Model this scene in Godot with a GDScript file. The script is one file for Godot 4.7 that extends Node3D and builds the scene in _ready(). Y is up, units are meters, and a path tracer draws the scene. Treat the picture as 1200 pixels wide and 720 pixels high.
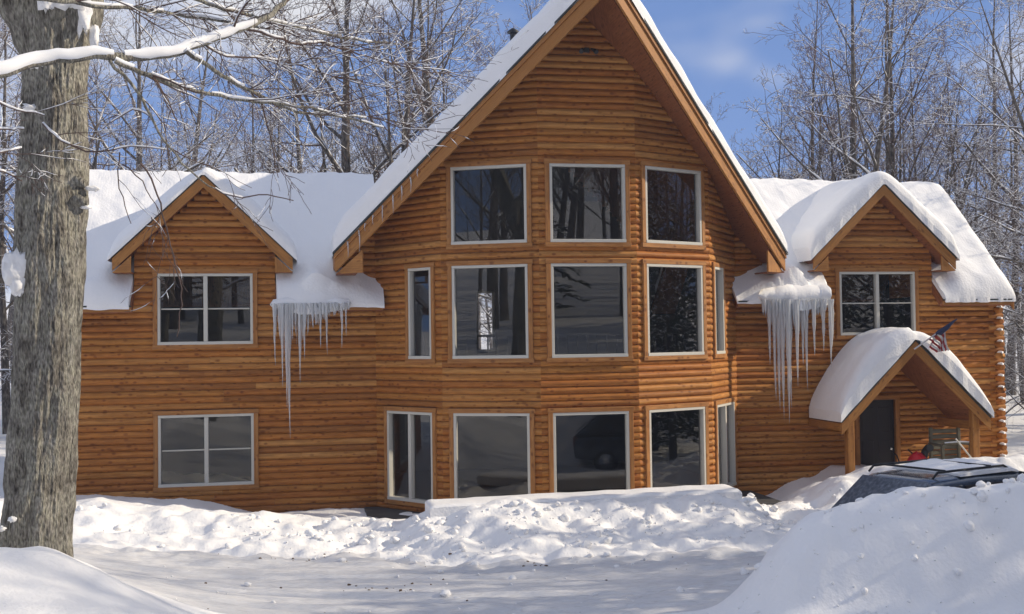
extends Node3D
# A log house after heavy snowfall. House axes: x along the front, y up, z towards the drive; metres.

class MB:
	var v := PackedVector3Array()
	var n := PackedVector3Array()
	var uv := PackedVector2Array()
	var ix := PackedInt32Array()
	var off := Vector2.ZERO
	func size() -> int:
		return ix.size() / 3
	func quad(a: Vector3, b: Vector3, c: Vector3, d: Vector3) -> void:   # counter-clockwise seen from the front
		var m := (b - a).cross(d - a)
		if m.length_squared() < 1e-12:
			m = (c - b).cross(d - b)
		m = m.normalized()
		var s := v.size()
		v.append_array([a, b, c, d])
		n.append_array([m, m, m, m])
		var l := a.distance_to(b)
		var h := a.distance_to(d)
		if l >= h:
			uv.append_array([off, off + Vector2(l, 0), off + Vector2(l, h), off + Vector2(0, h)])
		else:
			uv.append_array([off, off + Vector2(0, l), off + Vector2(h, l), off + Vector2(h, 0)])
		ix.append_array([s, s + 2, s + 1, s, s + 3, s + 2])
	func tri(a: Vector3, b: Vector3, c: Vector3) -> void:
		var m := (b - a).cross(c - a).normalized()
		var s := v.size()
		v.append_array([a, b, c])
		n.append_array([m, m, m])
		uv.append_array([off, off + Vector2(a.distance_to(b), 0), off + Vector2(0, a.distance_to(c))])
		ix.append_array([s, s + 2, s + 1])
	func box(t: Transform3D, s: Vector3, ch := 0.0) -> void:      # centred box with chamfered edges
		var h := s * 0.5
		for ax in 3:
			var p := (ax + 1) % 3
			var q := (ax + 2) % 3
			for sg: float in [-1.0, 1.0]:
				var k: Array[Vector3] = []
				for e: Vector2 in [Vector2(-1, -1), Vector2(1, -1), Vector2(1, 1), Vector2(-1, 1)]:
					var w := Vector3.ZERO
					w[ax] = sg * h[ax]
					w[p] = e.x * (h[p] - ch)
					w[q] = e.y * (h[q] - ch)
					k.append(t * w)
				if sg > 0:
					quad(k[0], k[1], k[2], k[3])
				else:
					quad(k[3], k[2], k[1], k[0])
		if ch <= 0.0:
			return
		for ax in 3:                                              # the twelve bevels, each along one axis
			var p := (ax + 1) % 3
			var q := (ax + 2) % 3
			for e: Vector2 in [Vector2(-1, -1), Vector2(1, -1), Vector2(1, 1), Vector2(-1, 1)]:
				var k: Array[Vector3] = []
				for c: Vector2 in [Vector2(-1, 0), Vector2(1, 0), Vector2(1, 1), Vector2(-1, 1)]:
					var w := Vector3.ZERO
					w[ax] = c.x * (h[ax] - ch)
					w[p] = e.x * (h[p] - (ch if c.y > 0 else 0.0))
					w[q] = e.y * (h[q] - (0.0 if c.y > 0 else ch))
					k.append(t * w)
				if e.x * e.y > 0:
					quad(k[0], k[3], k[2], k[1])
				else:
					quad(k[0], k[1], k[2], k[3])
	func slab(top: Array, down: Vector3) -> void:                 # a convex polygon, counter-clockwise seen from its front, given depth
		var c := top.size()
		for i in range(1, c - 1):
			tri(top[0], top[i], top[i + 1])
			tri(top[0] + down, top[i + 1] + down, top[i] + down)
		for i in c:
			var j := (i + 1) % c
			quad(top[i], top[i] + down, top[j] + down, top[j])
	func tube(p: Array, r: Array, sides: int, cap := true, squash := 1.0) -> void:
		var c := p.size()
		var ref := Vector3.UP
		var first := v.size()
		var along := 0.0
		var last := Vector3.ZERO
		for i in c:
			var d: Vector3 = (p[mini(i + 1, c - 1)] - p[maxi(i - 1, 0)]).normalized()
			if i == 0:
				ref = Vector3.UP if absf(d.y) < 0.9 else Vector3.RIGHT
			ref = (ref - d * ref.dot(d)).normalized()
			var side := d.cross(ref)
			if i > 0:
				along += p[i].distance_to(last)
			last = p[i]
			for k in sides + 1:
				var a := TAU * k / sides
				var o := side * cos(a) + ref * sin(a) * squash
				v.append(p[i] + o * r[i])
				n.append(o.normalized())
				uv.append(off + Vector2(along, TAU * r[i] * k / sides))
		for i in c - 1:
			for k in sides:
				var s := first + i * (sides + 1) + k
				var u := s + sides + 1
				ix.append_array([s, s + 1, u, s + 1, u + 1, u])
		if cap:
			for e in 2:
				var i := 0 if e == 0 else c - 1
				var d: Vector3 = (p[0] - p[1]).normalized() if e == 0 else (p[c - 1] - p[c - 2]).normalized()
				var s := v.size()
				v.append(p[i])
				n.append(d)
				uv.append(off)
				for k in sides + 1:
					var w := v[first + i * (sides + 1) + k]
					v.append(w)
					n.append(d)
					uv.append(off + Vector2(w.x + w.z, w.y))
				for k in sides:
					if e == 0:
						ix.append_array([s, s + 2 + k, s + 1 + k])
					else:
						ix.append_array([s, s + 1 + k, s + 2 + k])
	func grid(p: PackedVector3Array, nu: int, nv: int) -> void:   # p[j * nu + i], smooth; front where d/du x d/dv points
		var s := v.size()
		for j in nv:
			for i in nu:
				var du := p[j * nu + mini(i + 1, nu - 1)] - p[j * nu + maxi(i - 1, 0)]
				var dv := p[mini(j + 1, nv - 1) * nu + i] - p[maxi(j - 1, 0) * nu + i]
				v.append(p[j * nu + i])
				n.append(du.cross(dv).normalized())
				uv.append(off + Vector2(p[j * nu + i].x, p[j * nu + i].z))
		for j in nv - 1:
			for i in nu - 1:
				var a := s + j * nu + i
				ix.append_array([a, a + nu, a + 1, a + 1, a + nu, a + nu + 1])
	func add(o: MB, t := Transform3D.IDENTITY) -> void:
		var s := v.size()
		for k in o.v.size():
			v.append(t * o.v[k])
			n.append((t.basis * o.n[k]).normalized())
		uv.append_array(o.uv)
		for k in o.ix:
			ix.append(s + k)
	func mesh() -> ArrayMesh:
		var a := []
		a.resize(Mesh.ARRAY_MAX)
		a[Mesh.ARRAY_VERTEX] = v
		a[Mesh.ARRAY_NORMAL] = n
		a[Mesh.ARRAY_TEX_UV] = uv
		a[Mesh.ARRAY_INDEX] = ix
		var m := ArrayMesh.new()
		m.add_surface_from_arrays(Mesh.PRIMITIVE_TRIANGLES, a)
		return m

var rng := RandomNumberGenerator.new()
var nz := FastNoiseLite.new()
var nc := FastNoiseLite.new()
var used := {}
var mat := {}
var log_mats: Array[StandardMaterial3D] = []
var all_logs := []
var house: Node3D

func V(x: float, y: float, z: float) -> Vector3:
	return Vector3(x, y, z)

func lin(r: float, g: float, b: float, a := 1.0) -> Color:
	var c := Color(r, g, b).linear_to_srgb()
	c.a = a
	return c

func T(o: Vector3, x := Vector3.RIGHT, y := Vector3.UP) -> Transform3D:
	var xx := x.normalized()
	var zz := xx.cross(y).normalized()
	return Transform3D(Basis(xx, zz.cross(xx), zz), o)

func numbered(called: String) -> String:
	used[called] = used.get(called, -1) + 1
	return called if used[called] == 0 else "%s_%03d" % [called, used[called]]

func obj(called: String, mb: MB, m: Material, parent: Node3D) -> MeshInstance3D:
	var o := MeshInstance3D.new()
	o.name = called
	o.mesh = mb.mesh()
	o.material_override = m
	parent.add_child(o, true)
	return o

func part(called: String, parent: Node3D, t := Transform3D.IDENTITY) -> Node3D:
	var o := Node3D.new()
	o.name = called
	o.transform = t
	parent.add_child(o, true)
	return o

func thing(called: String, label: String, category: String, group := "", at := Vector3.ZERO) -> Node3D:
	var o := Node3D.new()
	o.name = numbered(called)
	o.position = at
	add_child(o)
	tag(o, label, category, group)
	return o

func single(called: String, mb: MB, m: Material, label: String, category: String, group := "") -> MeshInstance3D:
	var o := MeshInstance3D.new()
	o.name = numbered(called)
	o.mesh = mb.mesh()
	o.material_override = m
	add_child(o)
	tag(o, label, category, group)
	return o

func tag(o: Node, label: String, category: String, group := "", kind := "") -> void:
	o.set_meta("label", label)
	if category:
		o.set_meta("category", category)
	if group:
		o.set_meta("group", group)
	if kind:
		o.set_meta("kind", kind)

func structure(called: String, mb: MB, m: Material, label: String, category: String) -> MeshInstance3D:
	var o := single(called, mb, m, label, category)
	o.set_meta("kind", "structure")
	return o

func smax(a: float, b: float, k: float) -> float:
	var h := maxf(k - absf(a - b), 0.0) / k
	return maxf(a, b) + h * h * k * 0.25

func table(t: Array, x: float) -> float:
	if x <= t[0]:
		return t[1]
	for i in range(2, t.size(), 2):
		if x <= t[i]:
			return lerpf(t[i - 1], t[i + 1], smoothstep(0.0, 1.0, (x - t[i - 2]) / (t[i] - t[i - 2])))
	return t[t.size() - 1]

# ---------------------------------------------------------------- camera, sky, sun

func set_view() -> void:
	var cam := Camera3D.new()
	cam.name = "camera"
	cam.transform = Transform3D(Basis(V(0.9814, -0.01375, 0.19149), V(0.00838, 0.99955, 0.02881), V(-0.1918, -0.02667, 0.98107)).orthonormalized(), V(-6.0, 4.062, 24.885))
	cam.fov = rad_to_deg(2.0 * atan(360.0 / 1316.4))
	cam.near = 0.1
	cam.far = 900.0
	add_child(cam)
	cam.current = true
	var env := Environment.new()
	env.background_mode = Environment.BG_SKY
	env.sky = Sky.new()
	var pano := PanoramaSkyMaterial.new()
	pano.panorama = ImageTexture.create_from_image(sky_picture())
	env.sky.sky_material = pano
	env.background_energy_multiplier = 1.05
	env.tonemap_mode = Environment.TONE_MAPPER_LINEAR
	env.tonemap_exposure = EXPOSURE
	env.fog_enabled = true
	env.fog_mode = Environment.FOG_MODE_EXPONENTIAL
	env.fog_density = 0.0013
	env.fog_light_color = Color(0.86, 0.91, 1.0)
	env.sdfgi_enabled = true
	env.ssao_enabled = true
	env.ssil_enabled = true
	var we := WorldEnvironment.new()
	we.name = "surroundings"
	we.environment = env
	add_child(we)
	var sun := DirectionalLight3D.new()
	sun.name = "sun"
	sun.light_energy = 1.58
	sun.light_color = Color(1.0, 0.94, 0.84)
	sun.light_angular_distance = 0.5
	sun.shadow_enabled = true
	add_child(sun)
	sun.look_at_from_position(V(0.885, 0.465, SUN_Z) * 100.0, Vector3.ZERO)

const EXPOSURE := 0.99
const SUN_Z := 0.09

func sky_picture() -> Image:
	var w := 1024
	var h := 512
	var im := Image.create(w, h, false, Image.FORMAT_RGBF)
	var f := FastNoiseLite.new()
	f.seed = 84
	f.frequency = 1.0
	f.fractal_octaves = 5
	for j in h:
		var el := PI * (0.5 - (j + 0.5) / h)
		var up := clampf(sin(el), 0.0, 1.0)
		var blue := Vector3(0.13, 0.235, 0.52).lerp(Vector3(0.25, 0.43, 0.86), pow(1.0 - up, 4.5))
		for i in w:
			var az := TAU * (i + 0.5) / w
			var d := Vector3(cos(az) * cos(el), sin(el) * 2.6, sin(az) * cos(el))
			var c := f.get_noise_3dv(d * 2.3 + V(3.1, 0, 0.4))
			var cover := smoothstep(-0.16, 0.34, c + 0.16 * pow(1.0 - up, 7.0) + 0.13 * smoothstep(0.35, 0.8, up)) * 0.85
			var col := blue.lerp(Vector3(0.90, 0.89, 0.89), cover)
			im.set_pixel(i, j, Color(col.x, col.y, col.z))
	return im

# ---------------------------------------------------------------- materials

func std(name_: String, c: Color, rough: float, spec := 0.4) -> StandardMaterial3D:
	var m := StandardMaterial3D.new()
	m.resource_name = name_
	m.albedo_color = c
	m.roughness = rough
	m.metallic_specular = spec
	mat[name_] = m
	return m

func noise_tex(seed_: int, freq: float, octaves := 4, ramp: Gradient = null, size := 512) -> NoiseTexture2D:
	var t := NoiseTexture2D.new()
	t.width = size
	t.height = size
	t.seamless = true
	t.normalize = true
	var f := FastNoiseLite.new()
	f.seed = seed_
	f.frequency = freq
	f.fractal_octaves = octaves
	t.noise = f
	if ramp:
		t.color_ramp = ramp
	return t

func ramp(cols: Array, at: Array) -> Gradient:
	var g := Gradient.new()
	g.colors = PackedColorArray(cols)
	g.offsets = PackedFloat32Array(at)
	return g

func wood_picture() -> Image:                                # 4 m along the grain, 0.56 m across
	var w := 1024
	var h := 256
	var im := Image.create(w, h, false, Image.FORMAT_RGB8)
	var f := FastNoiseLite.new()
	f.seed = 5
	f.frequency = 1.0
	f.fractal_octaves = 3
	var r := RandomNumberGenerator.new()
	r.seed = 21
	var knots := []
	for k in 46:
		knots.append([r.randf() * 4.0, r.randf() * 0.56, r.randf_range(0.012, 0.03), r.randf_range(0.35, 1.0)])
	for j in h:
		var y := 0.56 * j / h
		for i in w:
			var x := 4.0 * i / w
			var bend := 0.010 * f.get_noise_2d(x * 1.6, y * 7.0)
			var fine := f.get_noise_2d(x * 2.2 + 40.0, (y + bend) * 95.0)
			var broad := f.get_noise_2d(x * 0.7 - 17.0, (y + bend) * 16.0)
			var blot := f.get_noise_2d(x * 3.0 + 7.0, y * 9.0 + 90.0)
			var l := 0.78 + 0.18 * fine + 0.22 * broad + 0.16 * blot
			im.set_pixel(i, j, lin(clampf(l * 1.0, 0, 1), clampf(l * (0.97 + 0.10 * broad), 0, 1), clampf(l * (0.94 + 0.2 * broad), 0, 1)))
	for k in knots:
		var cx := int(k[0] / 4.0 * w)
		var cy := int(k[1] / 0.56 * h)
		for dj in range(-24, 25):
			for di in range(-26, 27):
				var d: float = Vector2(di * 4.0 / w / 1.5, dj * 0.56 / h).length() / k[2]
				if d < 1.7:
					var i := posmod(cx + di, w)
					var j := posmod(cy + dj, h)
					var c := im.get_pixel(i, j).srgb_to_linear()
					var s: float = (1.0 - smoothstep(0.55, 1.7, d)) * k[3]
					c = c.lerp(Color(0.24, 0.13, 0.06), s * 0.75)
					im.set_pixel(i, j, c.linear_to_srgb())
	return im

func make_materials() -> void:
	var wood := ImageTexture.create_from_image(wood_picture())
	var tints := [[0.50, 0.212, 0.050], [0.54, 0.240, 0.064], [0.46, 0.174, 0.040], [0.60, 0.288, 0.086], [0.39, 0.156, 0.040], [0.52, 0.204, 0.046]]
	for k in tints.size():
		var t: Array = tints[k]
		var m := std("log_wood_%d" % k, lin(t[0], t[1], t[2]), 0.6, 0.3)
		m.albedo_texture = wood
		m.uv1_scale = V(0.25, 1.786, 1)
		m.heightmap_enabled = true
		m.heightmap_texture = wood
		m.heightmap_scale = 0.25
		log_mats.append(m)
	var b := std("board_wood", lin(0.46, 0.205, 0.052), 0.6)
	b.albedo_texture = wood
	b.uv1_scale = V(0.25, 1.786, 1)
	b = std("trim_wood", lin(0.46, 0.205, 0.058), 0.6)
	b.albedo_texture = wood
	b.uv1_scale = V(0.25, 1.786, 1)
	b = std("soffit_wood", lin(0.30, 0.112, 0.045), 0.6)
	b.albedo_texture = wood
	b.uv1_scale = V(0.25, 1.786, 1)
	b = std("grey_wood", lin(0.20, 0.19, 0.14), 0.8)
	b.albedo_texture = wood
	b.uv1_scale = V(0.25, 1.786, 1)
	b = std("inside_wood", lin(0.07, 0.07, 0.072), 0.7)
	std("frame_white", lin(0.56, 0.54, 0.48), 0.45)
	std("shingle", lin(0.045, 0.05, 0.05), 0.9)
	var g := std("glass", Color(0.02, 0.025, 0.025, 0.04), 0.0, 0.5)
	g.transparency = BaseMaterial3D.TRANSPARENCY_ALPHA
	var s := std("snow", lin(0.86, 0.855, 0.85), 0.8, 0.25)
	s.uv1_triplanar = true
	s.uv1_world_triplanar = true
	s.uv1_scale = V(0.9, 0.9, 0.9)
	s.heightmap_enabled = true
	s.heightmap_texture = noise_tex(3, 0.03, 5)
	s.heightmap_scale = 0.7
	s = std("drive_snow", lin(0.66, 0.66, 0.67), 0.6, 0.35)
	s.uv1_triplanar = true
	s.uv1_world_triplanar = true
	s.uv1_scale = V(0.35, 1.0, 1.6)
	s.albedo_texture = noise_tex(9, 0.02, 5, ramp([lin(0.80, 0.79, 0.77), Color.WHITE, Color.WHITE], [0.0, 0.45, 1.0]))
	s.heightmap_enabled = true
	s.heightmap_texture = noise_tex(8, 0.03, 5)
	s.heightmap_scale = 1.4
	s = std("branch_snow", lin(0.86, 0.87, 0.89), 0.8, 0.2)
	var i := std("ice", lin(0.72, 0.74, 0.76, 0.42), 0.2, 0.5)
	i.transparency = BaseMaterial3D.TRANSPARENCY_ALPHA
	i.subsurf_scatter_enabled = false
	i = std("ice_mass", lin(0.66, 0.68, 0.71), 0.35, 0.5)
	i.heightmap_enabled = true
	i.uv1_triplanar = true
	i.uv1_world_triplanar = true
	i.uv1_scale = V(2.0, 0.7, 2.0)
	i.heightmap_texture = noise_tex(14, 0.03, 4)
	i.heightmap_scale = 1.5
	var bk := std("bark", Color.WHITE, 0.95, 0.2)
	bk.uv1_triplanar = true
	bk.uv1_world_triplanar = true
	bk.uv1_scale = V(2.4, 0.62, 2.4)
	bk.albedo_texture = noise_tex(31, 0.035, 5, ramp([lin(0.10, 0.094, 0.084), lin(0.24, 0.228, 0.205), lin(0.36, 0.345, 0.315), lin(0.54, 0.52, 0.47)], [0.15, 0.40, 0.60, 0.88]))
	bk.heightmap_enabled = true
	bk.heightmap_texture = noise_tex(31, 0.035, 5)
	bk.heightmap_scale = 2.5
	bk.detail_enabled = true
	bk.detail_blend_mode = BaseMaterial3D.BLEND_MODE_MUL
	bk.detail_uv_layer = BaseMaterial3D.DETAIL_UV_2
	bk.uv2_triplanar = true
	bk.uv2_world_triplanar = true
	bk.uv2_scale = V(0.8, 0.4, 0.8)
	bk.detail_albedo = noise_tex(77, 0.012, 5, ramp([lin(0.40, 0.38, 0.36), lin(0.80, 0.78, 0.75), lin(0.88, 0.89, 0.80), lin(1.0, 0.99, 0.95)], [0.25, 0.45, 0.58, 0.72]))
	bk = std("forest_bark", Color.WHITE, 0.95, 0.2)
	bk.uv1_triplanar = true
	bk.uv1_scale = V(0.9, 0.3, 0.9)
	bk.albedo_texture = noise_tex(32, 0.03, 4, ramp([lin(0.055, 0.048, 0.042), lin(0.13, 0.112, 0.10), lin(0.25, 0.23, 0.20)], [0.2, 0.5, 0.85]))
	std("twig", lin(0.125, 0.090, 0.080), 0.9, 0.2)
	std("needle", lin(0.022, 0.042, 0.022), 0.9, 0.2)
	std("twig_red", lin(0.150, 0.100, 0.090), 0.9, 0.2)
	var cp := std("car_paint", lin(0.045, 0.065, 0.10), 0.25, 0.5)
	cp.metallic = 0.35
	cp.clearcoat_enabled = true
	cp.clearcoat = 0.8
	cp.clearcoat_roughness = 0.1
	std("car_black", lin(0.018, 0.018, 0.02), 0.5)
	std("tyre", lin(0.02, 0.02, 0.02), 0.9)
	var cm := std("chrome", lin(0.6, 0.6, 0.62), 0.15)
	cm.metallic = 1.0
	var fr := std("frosted_glass", Color.WHITE, 0.3, 0.5)
	fr.uv1_triplanar = true
	fr.uv1_scale = V(1.3, 1.3, 1.3)
	fr.albedo_texture = noise_tex(40, 0.02, 5, ramp([lin(0.03, 0.04, 0.055), lin(0.075, 0.095, 0.125), lin(0.24, 0.27, 0.31)], [0.1, 0.5, 0.95]))
	std("lamp_glass", lin(0.55, 0.56, 0.55), 0.1)
	std("red_plastic", lin(0.50, 0.018, 0.03), 0.4)
	std("dark_metal", lin(0.03, 0.032, 0.035), 0.5)
	std("flag_red", lin(0.28, 0.03, 0.035), 0.8)
	std("flag_white", lin(0.55, 0.53, 0.52), 0.8)
	std("flag_blue", lin(0.03, 0.035, 0.075), 0.8)
	std("door_paint", lin(0.035, 0.03, 0.032), 0.4)
	std("dirt", lin(0.14, 0.095, 0.06), 0.95)

# ---------------------------------------------------------------- the ground

const CREST_Z := [-14.0, 2.6, -5.0, 2.9, -3.6, 4.2, -3.0, 4.5, 2.2, 4.6, 3.2, 3.6, 5.0, 3.0, 14.0, 3.4]
const CREST_Y := [-14.0, 1.0, -10.2, 0.93, -8.5, 0.82, -6.8, 0.68, -5.2, 0.58, -4.2, 0.58, -3.4, 0.80, -2.2, 1.08, -1.2, 0.96, 0.6, 0.95, 1.8, 1.0, 2.5, 0.84, 3.4, 0.50, 4.4, 0.58, 5.6, 0.98, 6.5, 1.22, 8.0, 1.28, 14.0, 1.4]
const WALL_Y := [-14.0, 0.85, -10.4, 0.84, -8.5, 0.70, -6.3, 0.36, -4.2, 0.32, 0.0, 0.30, 4.4, 0.15, 5.9, 0.62, 6.6, 0.86, 11.0, 0.9, 14.0, 0.9]

func ground_y(x: float, z: float) -> float:
	var y := 0.36 + 0.028 * maxf(0.0, z - 5.0)
	if z > 11.0:
		y += 0.135 * (z - 11.0) + 0.02 * maxf(0.0, z - 30.0)
	var cz := table(CREST_Z, x)
	var cy := table(CREST_Y, x)
	var lump := 0.0
	if z < cz:
		var back := table(WALL_Y, x)
		y = lerpf(cy, back, smoothstep(0.0, 1.0, clampf((cz - z) / 2.6, 0.0, 1.0)))
		if z < -8.0:
			y += 0.05 * (-8.0 - z) + 0.02 * maxf(0.0, absf(x) - 11.0)
		lump = 0.5
	else:
		var t := (z - cz) / 2.8
		var s := pow(clampf(1.0 - t, 0.0, 1.0), 1.7)
		y = maxf(y, lerpf(y, cy, s))
		lump = clampf(1.6 - absf(t - 0.35) * 1.6, 0.0, 1.0)
	# the bank under the big tree and down its right side to the drive
	var e := Vector2((x + 9.6) / 2.6, (z - 13.0) / 3.6)
	var m := exp(-e.length_squared() * 0.9) * 0.98
	e = Vector2((x + 8.35) / 1.0, (z - 13.3) / 0.9)
	m += exp(-e.length_squared()) * 0.27
	e = Vector2((x + 11.5) / 3.0, (z - 8.0) / 5.0)
	m += exp(-e.length_squared()) * 0.7
	y += m
	# the pile pushed up in front of the parked car
	e = Vector2(x - 2.6, z - 12.75)
	var run := clampf(e.dot(V2(-0.97, -0.22)), -6.0, 2.35)
	var off := (e - V2(-0.97, -0.22) * run).length()
	var pile := 1.64 * (1.0 - smoothstep(0.0, 1.0, clampf(off / 1.7, 0.0, 1.0)))
	y = smax(y, 0.55 + pile + 0.05 * clampf(-run, -2.3, 3.0) - 0.12 * pile * smoothstep(1.2, 2.35, run) + 0.04, 0.25) if off < 2.6 else y
	lump = maxf(lump, clampf(pile * 0.7, 0.0, 0.6))
	# surface: swells, then plough clods on the banks, ruts on the drive
	y += 0.10 * nz.get_noise_2d(x * 0.35, z * 0.35) * clampf(lump + m + 0.15, 0.0, 1.0)
	y += 0.16 * nz.get_noise_2d(x * 1.1 + 31.0, z * 1.1) * clampf(lump + m * 0.3, 0.0, 1.0)
	var clod := maxf(0.0, nc.get_noise_2d(x * 1.0, z * 1.0) + 0.85)
	y += (0.17 * clod * maxf(0.0, nz.get_noise_2d(x * 0.55 - 8.0, z * 0.8 + 5.0) + 0.02) + 0.022 * nz.get_noise_2d(x * 3.6, z * 3.6)) * lump
	var drive := drive_amount(x, z)
	if drive > 0.0:
		var w := z - 0.12 * x + 0.25 * nz.get_noise_2d(x * 0.25, 3.0)
		y += drive * (0.030 * nz.get_noise_2d(x * 0.35, w * 3.2) + 0.018 * nz.get_noise_2d(x * 1.6, w * 7.0 + 50.0))
		var rut := absf(fposmod(w, 2.6) - 1.3)
		y -= drive * 0.04 * (1.0 - smoothstep(0.1, 0.2, absf(rut - 0.75)))
	return y

func V2(x: float, y: float) -> Vector2:
	return Vector2(x, y)

func drive_amount(x: float, z: float) -> float:
	var cz := table(CREST_Z, x) + 2.25
	var a := smoothstep(cz - 0.2, cz + 0.5, z) * (1.0 - smoothstep(10.8, 12.2, z))
	a *= 1.0 - smoothstep(-0.2, 1.4, x - (z - 11.2) * -0.55) if z > 7.5 else 1.0
	return a * smoothstep(-13.0, -7.0, x + (z - 8.0) * -0.2) * (1.0 - smoothstep(5.0, 9.0, x))

func spaced(from: float, to: float, near0: float, near1: float, step: float) -> PackedFloat32Array:
	var p := PackedFloat32Array()
	var x := near0
	while x < near1:
		p.append(x)
		x += step
	var s := step
	while x < to:
		p.append(x)
		x += s
		s = minf(s * 1.22, 14.0)
	p.append(to)
	x = near0
	s = step
	var q := PackedFloat32Array()
	while x > from:
		s = minf(s * 1.22, 14.0)
		x -= s
		q.append(maxf(x, from))
	q.reverse()
	q.append_array(p)
	return q

func build_ground() -> void:
	var xs := spaced(-160.0, 180.0, -12.0, 9.5, 0.075)
	var zs := spaced(-170.0, 150.0, 1.6, 14.6, 0.062)
	var nx := xs.size()
	var nzz := zs.size()
	var p := PackedVector3Array()
	p.resize(nx * nzz)
	for j in nzz:
		for i in nx:
			p[j * nx + i] = V(xs[i], ground_y(xs[i], zs[j]), zs[j])
	var nm := PackedVector3Array()
	nm.resize(p.size())
	for j in nzz:
		for i in nx:
			var du := p[j * nx + mini(i + 1, nx - 1)] - p[j * nx + maxi(i - 1, 0)]
			var dv := p[mini(j + 1, nzz - 1) * nx + i] - p[maxi(j - 1, 0) * nx + i]
			nm[j * nx + i] = dv.cross(du).normalized()
	var sets := [MB.new(), MB.new(), MB.new(), MB.new()]
	var at := [{}, {}, {}, {}]
	for j in nzz - 1:
		for i in nx - 1:
			var x := xs[i]
			var z := zs[j]
			var k := 0
			var cz := table(CREST_Z, x)
			if drive_amount(x, z) > 0.5:
				k = 1
			elif x > -1.2 and x < 9.0 and z > 10.0 and z < 15.2 and Vector2(x - 2.6, z - 12.75).length() < 5.0:
				k = 3
			elif x > -12.0 and x < 9.5 and z > cz - 1.2 and z < cz + 3.0:
				k = 2
			var o: MB = sets[k]
			var idx: Dictionary = at[k]
			var c := PackedInt32Array()
			for q: int in [j * nx + i, j * nx + i + 1, (j + 1) * nx + i, (j + 1) * nx + i + 1]:
				if not idx.has(q):
					idx[q] = o.v.size()
					o.v.append(p[q])
					o.n.append(nm[q])
					o.uv.append(Vector2(p[q].x, p[q].z))
				c.append(idx[q])
			o.ix.append_array([c[0], c[1], c[2], c[1], c[3], c[2]])
	structure("snow_ground", sets[0], mat.snow, "deep smooth snow covering the ground round the log house and woods", "snow")
	structure("driveway", sets[1], mat.drive_snow, "ploughed driveway of packed snow with wheel ruts before the house", "driveway")
	structure("snow_bank", sets[2], mat.snow, "lumpy ploughed snow bank along the foot of the house front", "snow bank")
	structure("snow_bank", sets[3], mat.snow, "high snow pile hiding the lower part of the parked car", "snow bank")

# ---------------------------------------------------------------- the house

const COURSE := 0.14

func log_mesh(x0: float, x1: float, y: float, h: float) -> MB:   # half-round log along x, back at z = 0
	var mb := MB.new()
	mb.off = Vector2(rng.randf() * 4.0, rng.randf() * 0.56)
	var seg := maxi(1, int((x1 - x0) / 1.1))
	var bulge := 0.031 + rng.randf_range(-0.004, 0.004)
	var sides := 7
	var dy := rng.randf_range(-0.003, 0.003)
	for i in seg + 1:
		var x := lerpf(x0, x1, float(i) / seg)
		var fat := 1.0 + rng.randf_range(-0.06, 0.06)
		for k in sides + 1:
			var a := deg_to_rad(lerpf(-84.0, 84.0, float(k) / sides))
			var q := (cos(a) - cos(1.466)) / (1.0 - cos(1.466))
			mb.v.append(V(x, y + dy + h * 0.5 * sin(a) / sin(1.466), bulge * fat * q + 0.001))
			mb.n.append(V(0, sin(a), cos(a) * 0.9).normalized())
			mb.uv.append(mb.off + Vector2(x - x0, 0.2 * k / sides))
	for i in seg:
		for k in sides:
			var s := i * (sides + 1) + k
			var u := s + sides + 1
			mb.ix.append_array([s, s + 1, u, s + 1, u + 1, u])
	for e in 2:
		var base := 0 if e == 0 else seg * (sides + 1)
		for k in range(1, sides):
			if e == 0:
				mb.tri(mb.v[base], mb.v[base + k + 1], mb.v[base + k])
			else:
				mb.tri(mb.v[base], mb.v[base + k], mb.v[base + k + 1])
	return mb

func spans(top: Array, y: float) -> Array:                       # where a wall whose top runs along the points is higher than y
	var out := []
	var start := INF
	for i in range(0, top.size() - 2, 2):
		var x0: float = top[i]
		var y0: float = top[i + 1]
		var x1: float = top[i + 2]
		var y1: float = top[i + 3]
		if start == INF and y0 >= y:
			start = x0
		if y0 < y and y1 >= y:
			start = x0 + (x1 - x0) * (y - y0) / (y1 - y0)
		elif y0 >= y and y1 < y:
			out.append([start, x0 + (x1 - x0) * (y - y0) / (y1 - y0)])
			start = INF
	if start != INF:
		out.append([start, top[top.size() - 2]])
	return out

func cut(list: Array, a: float, b: float) -> Array:
	var out := []
	for s in list:
		if b <= s[0] or a >= s[1]:
			out.append(s)
			continue
		if a > s[0] + 0.01:
			out.append([s[0], a])
		if b < s[1] - 0.01:
			out.append([b, s[1]])
	return out

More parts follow.
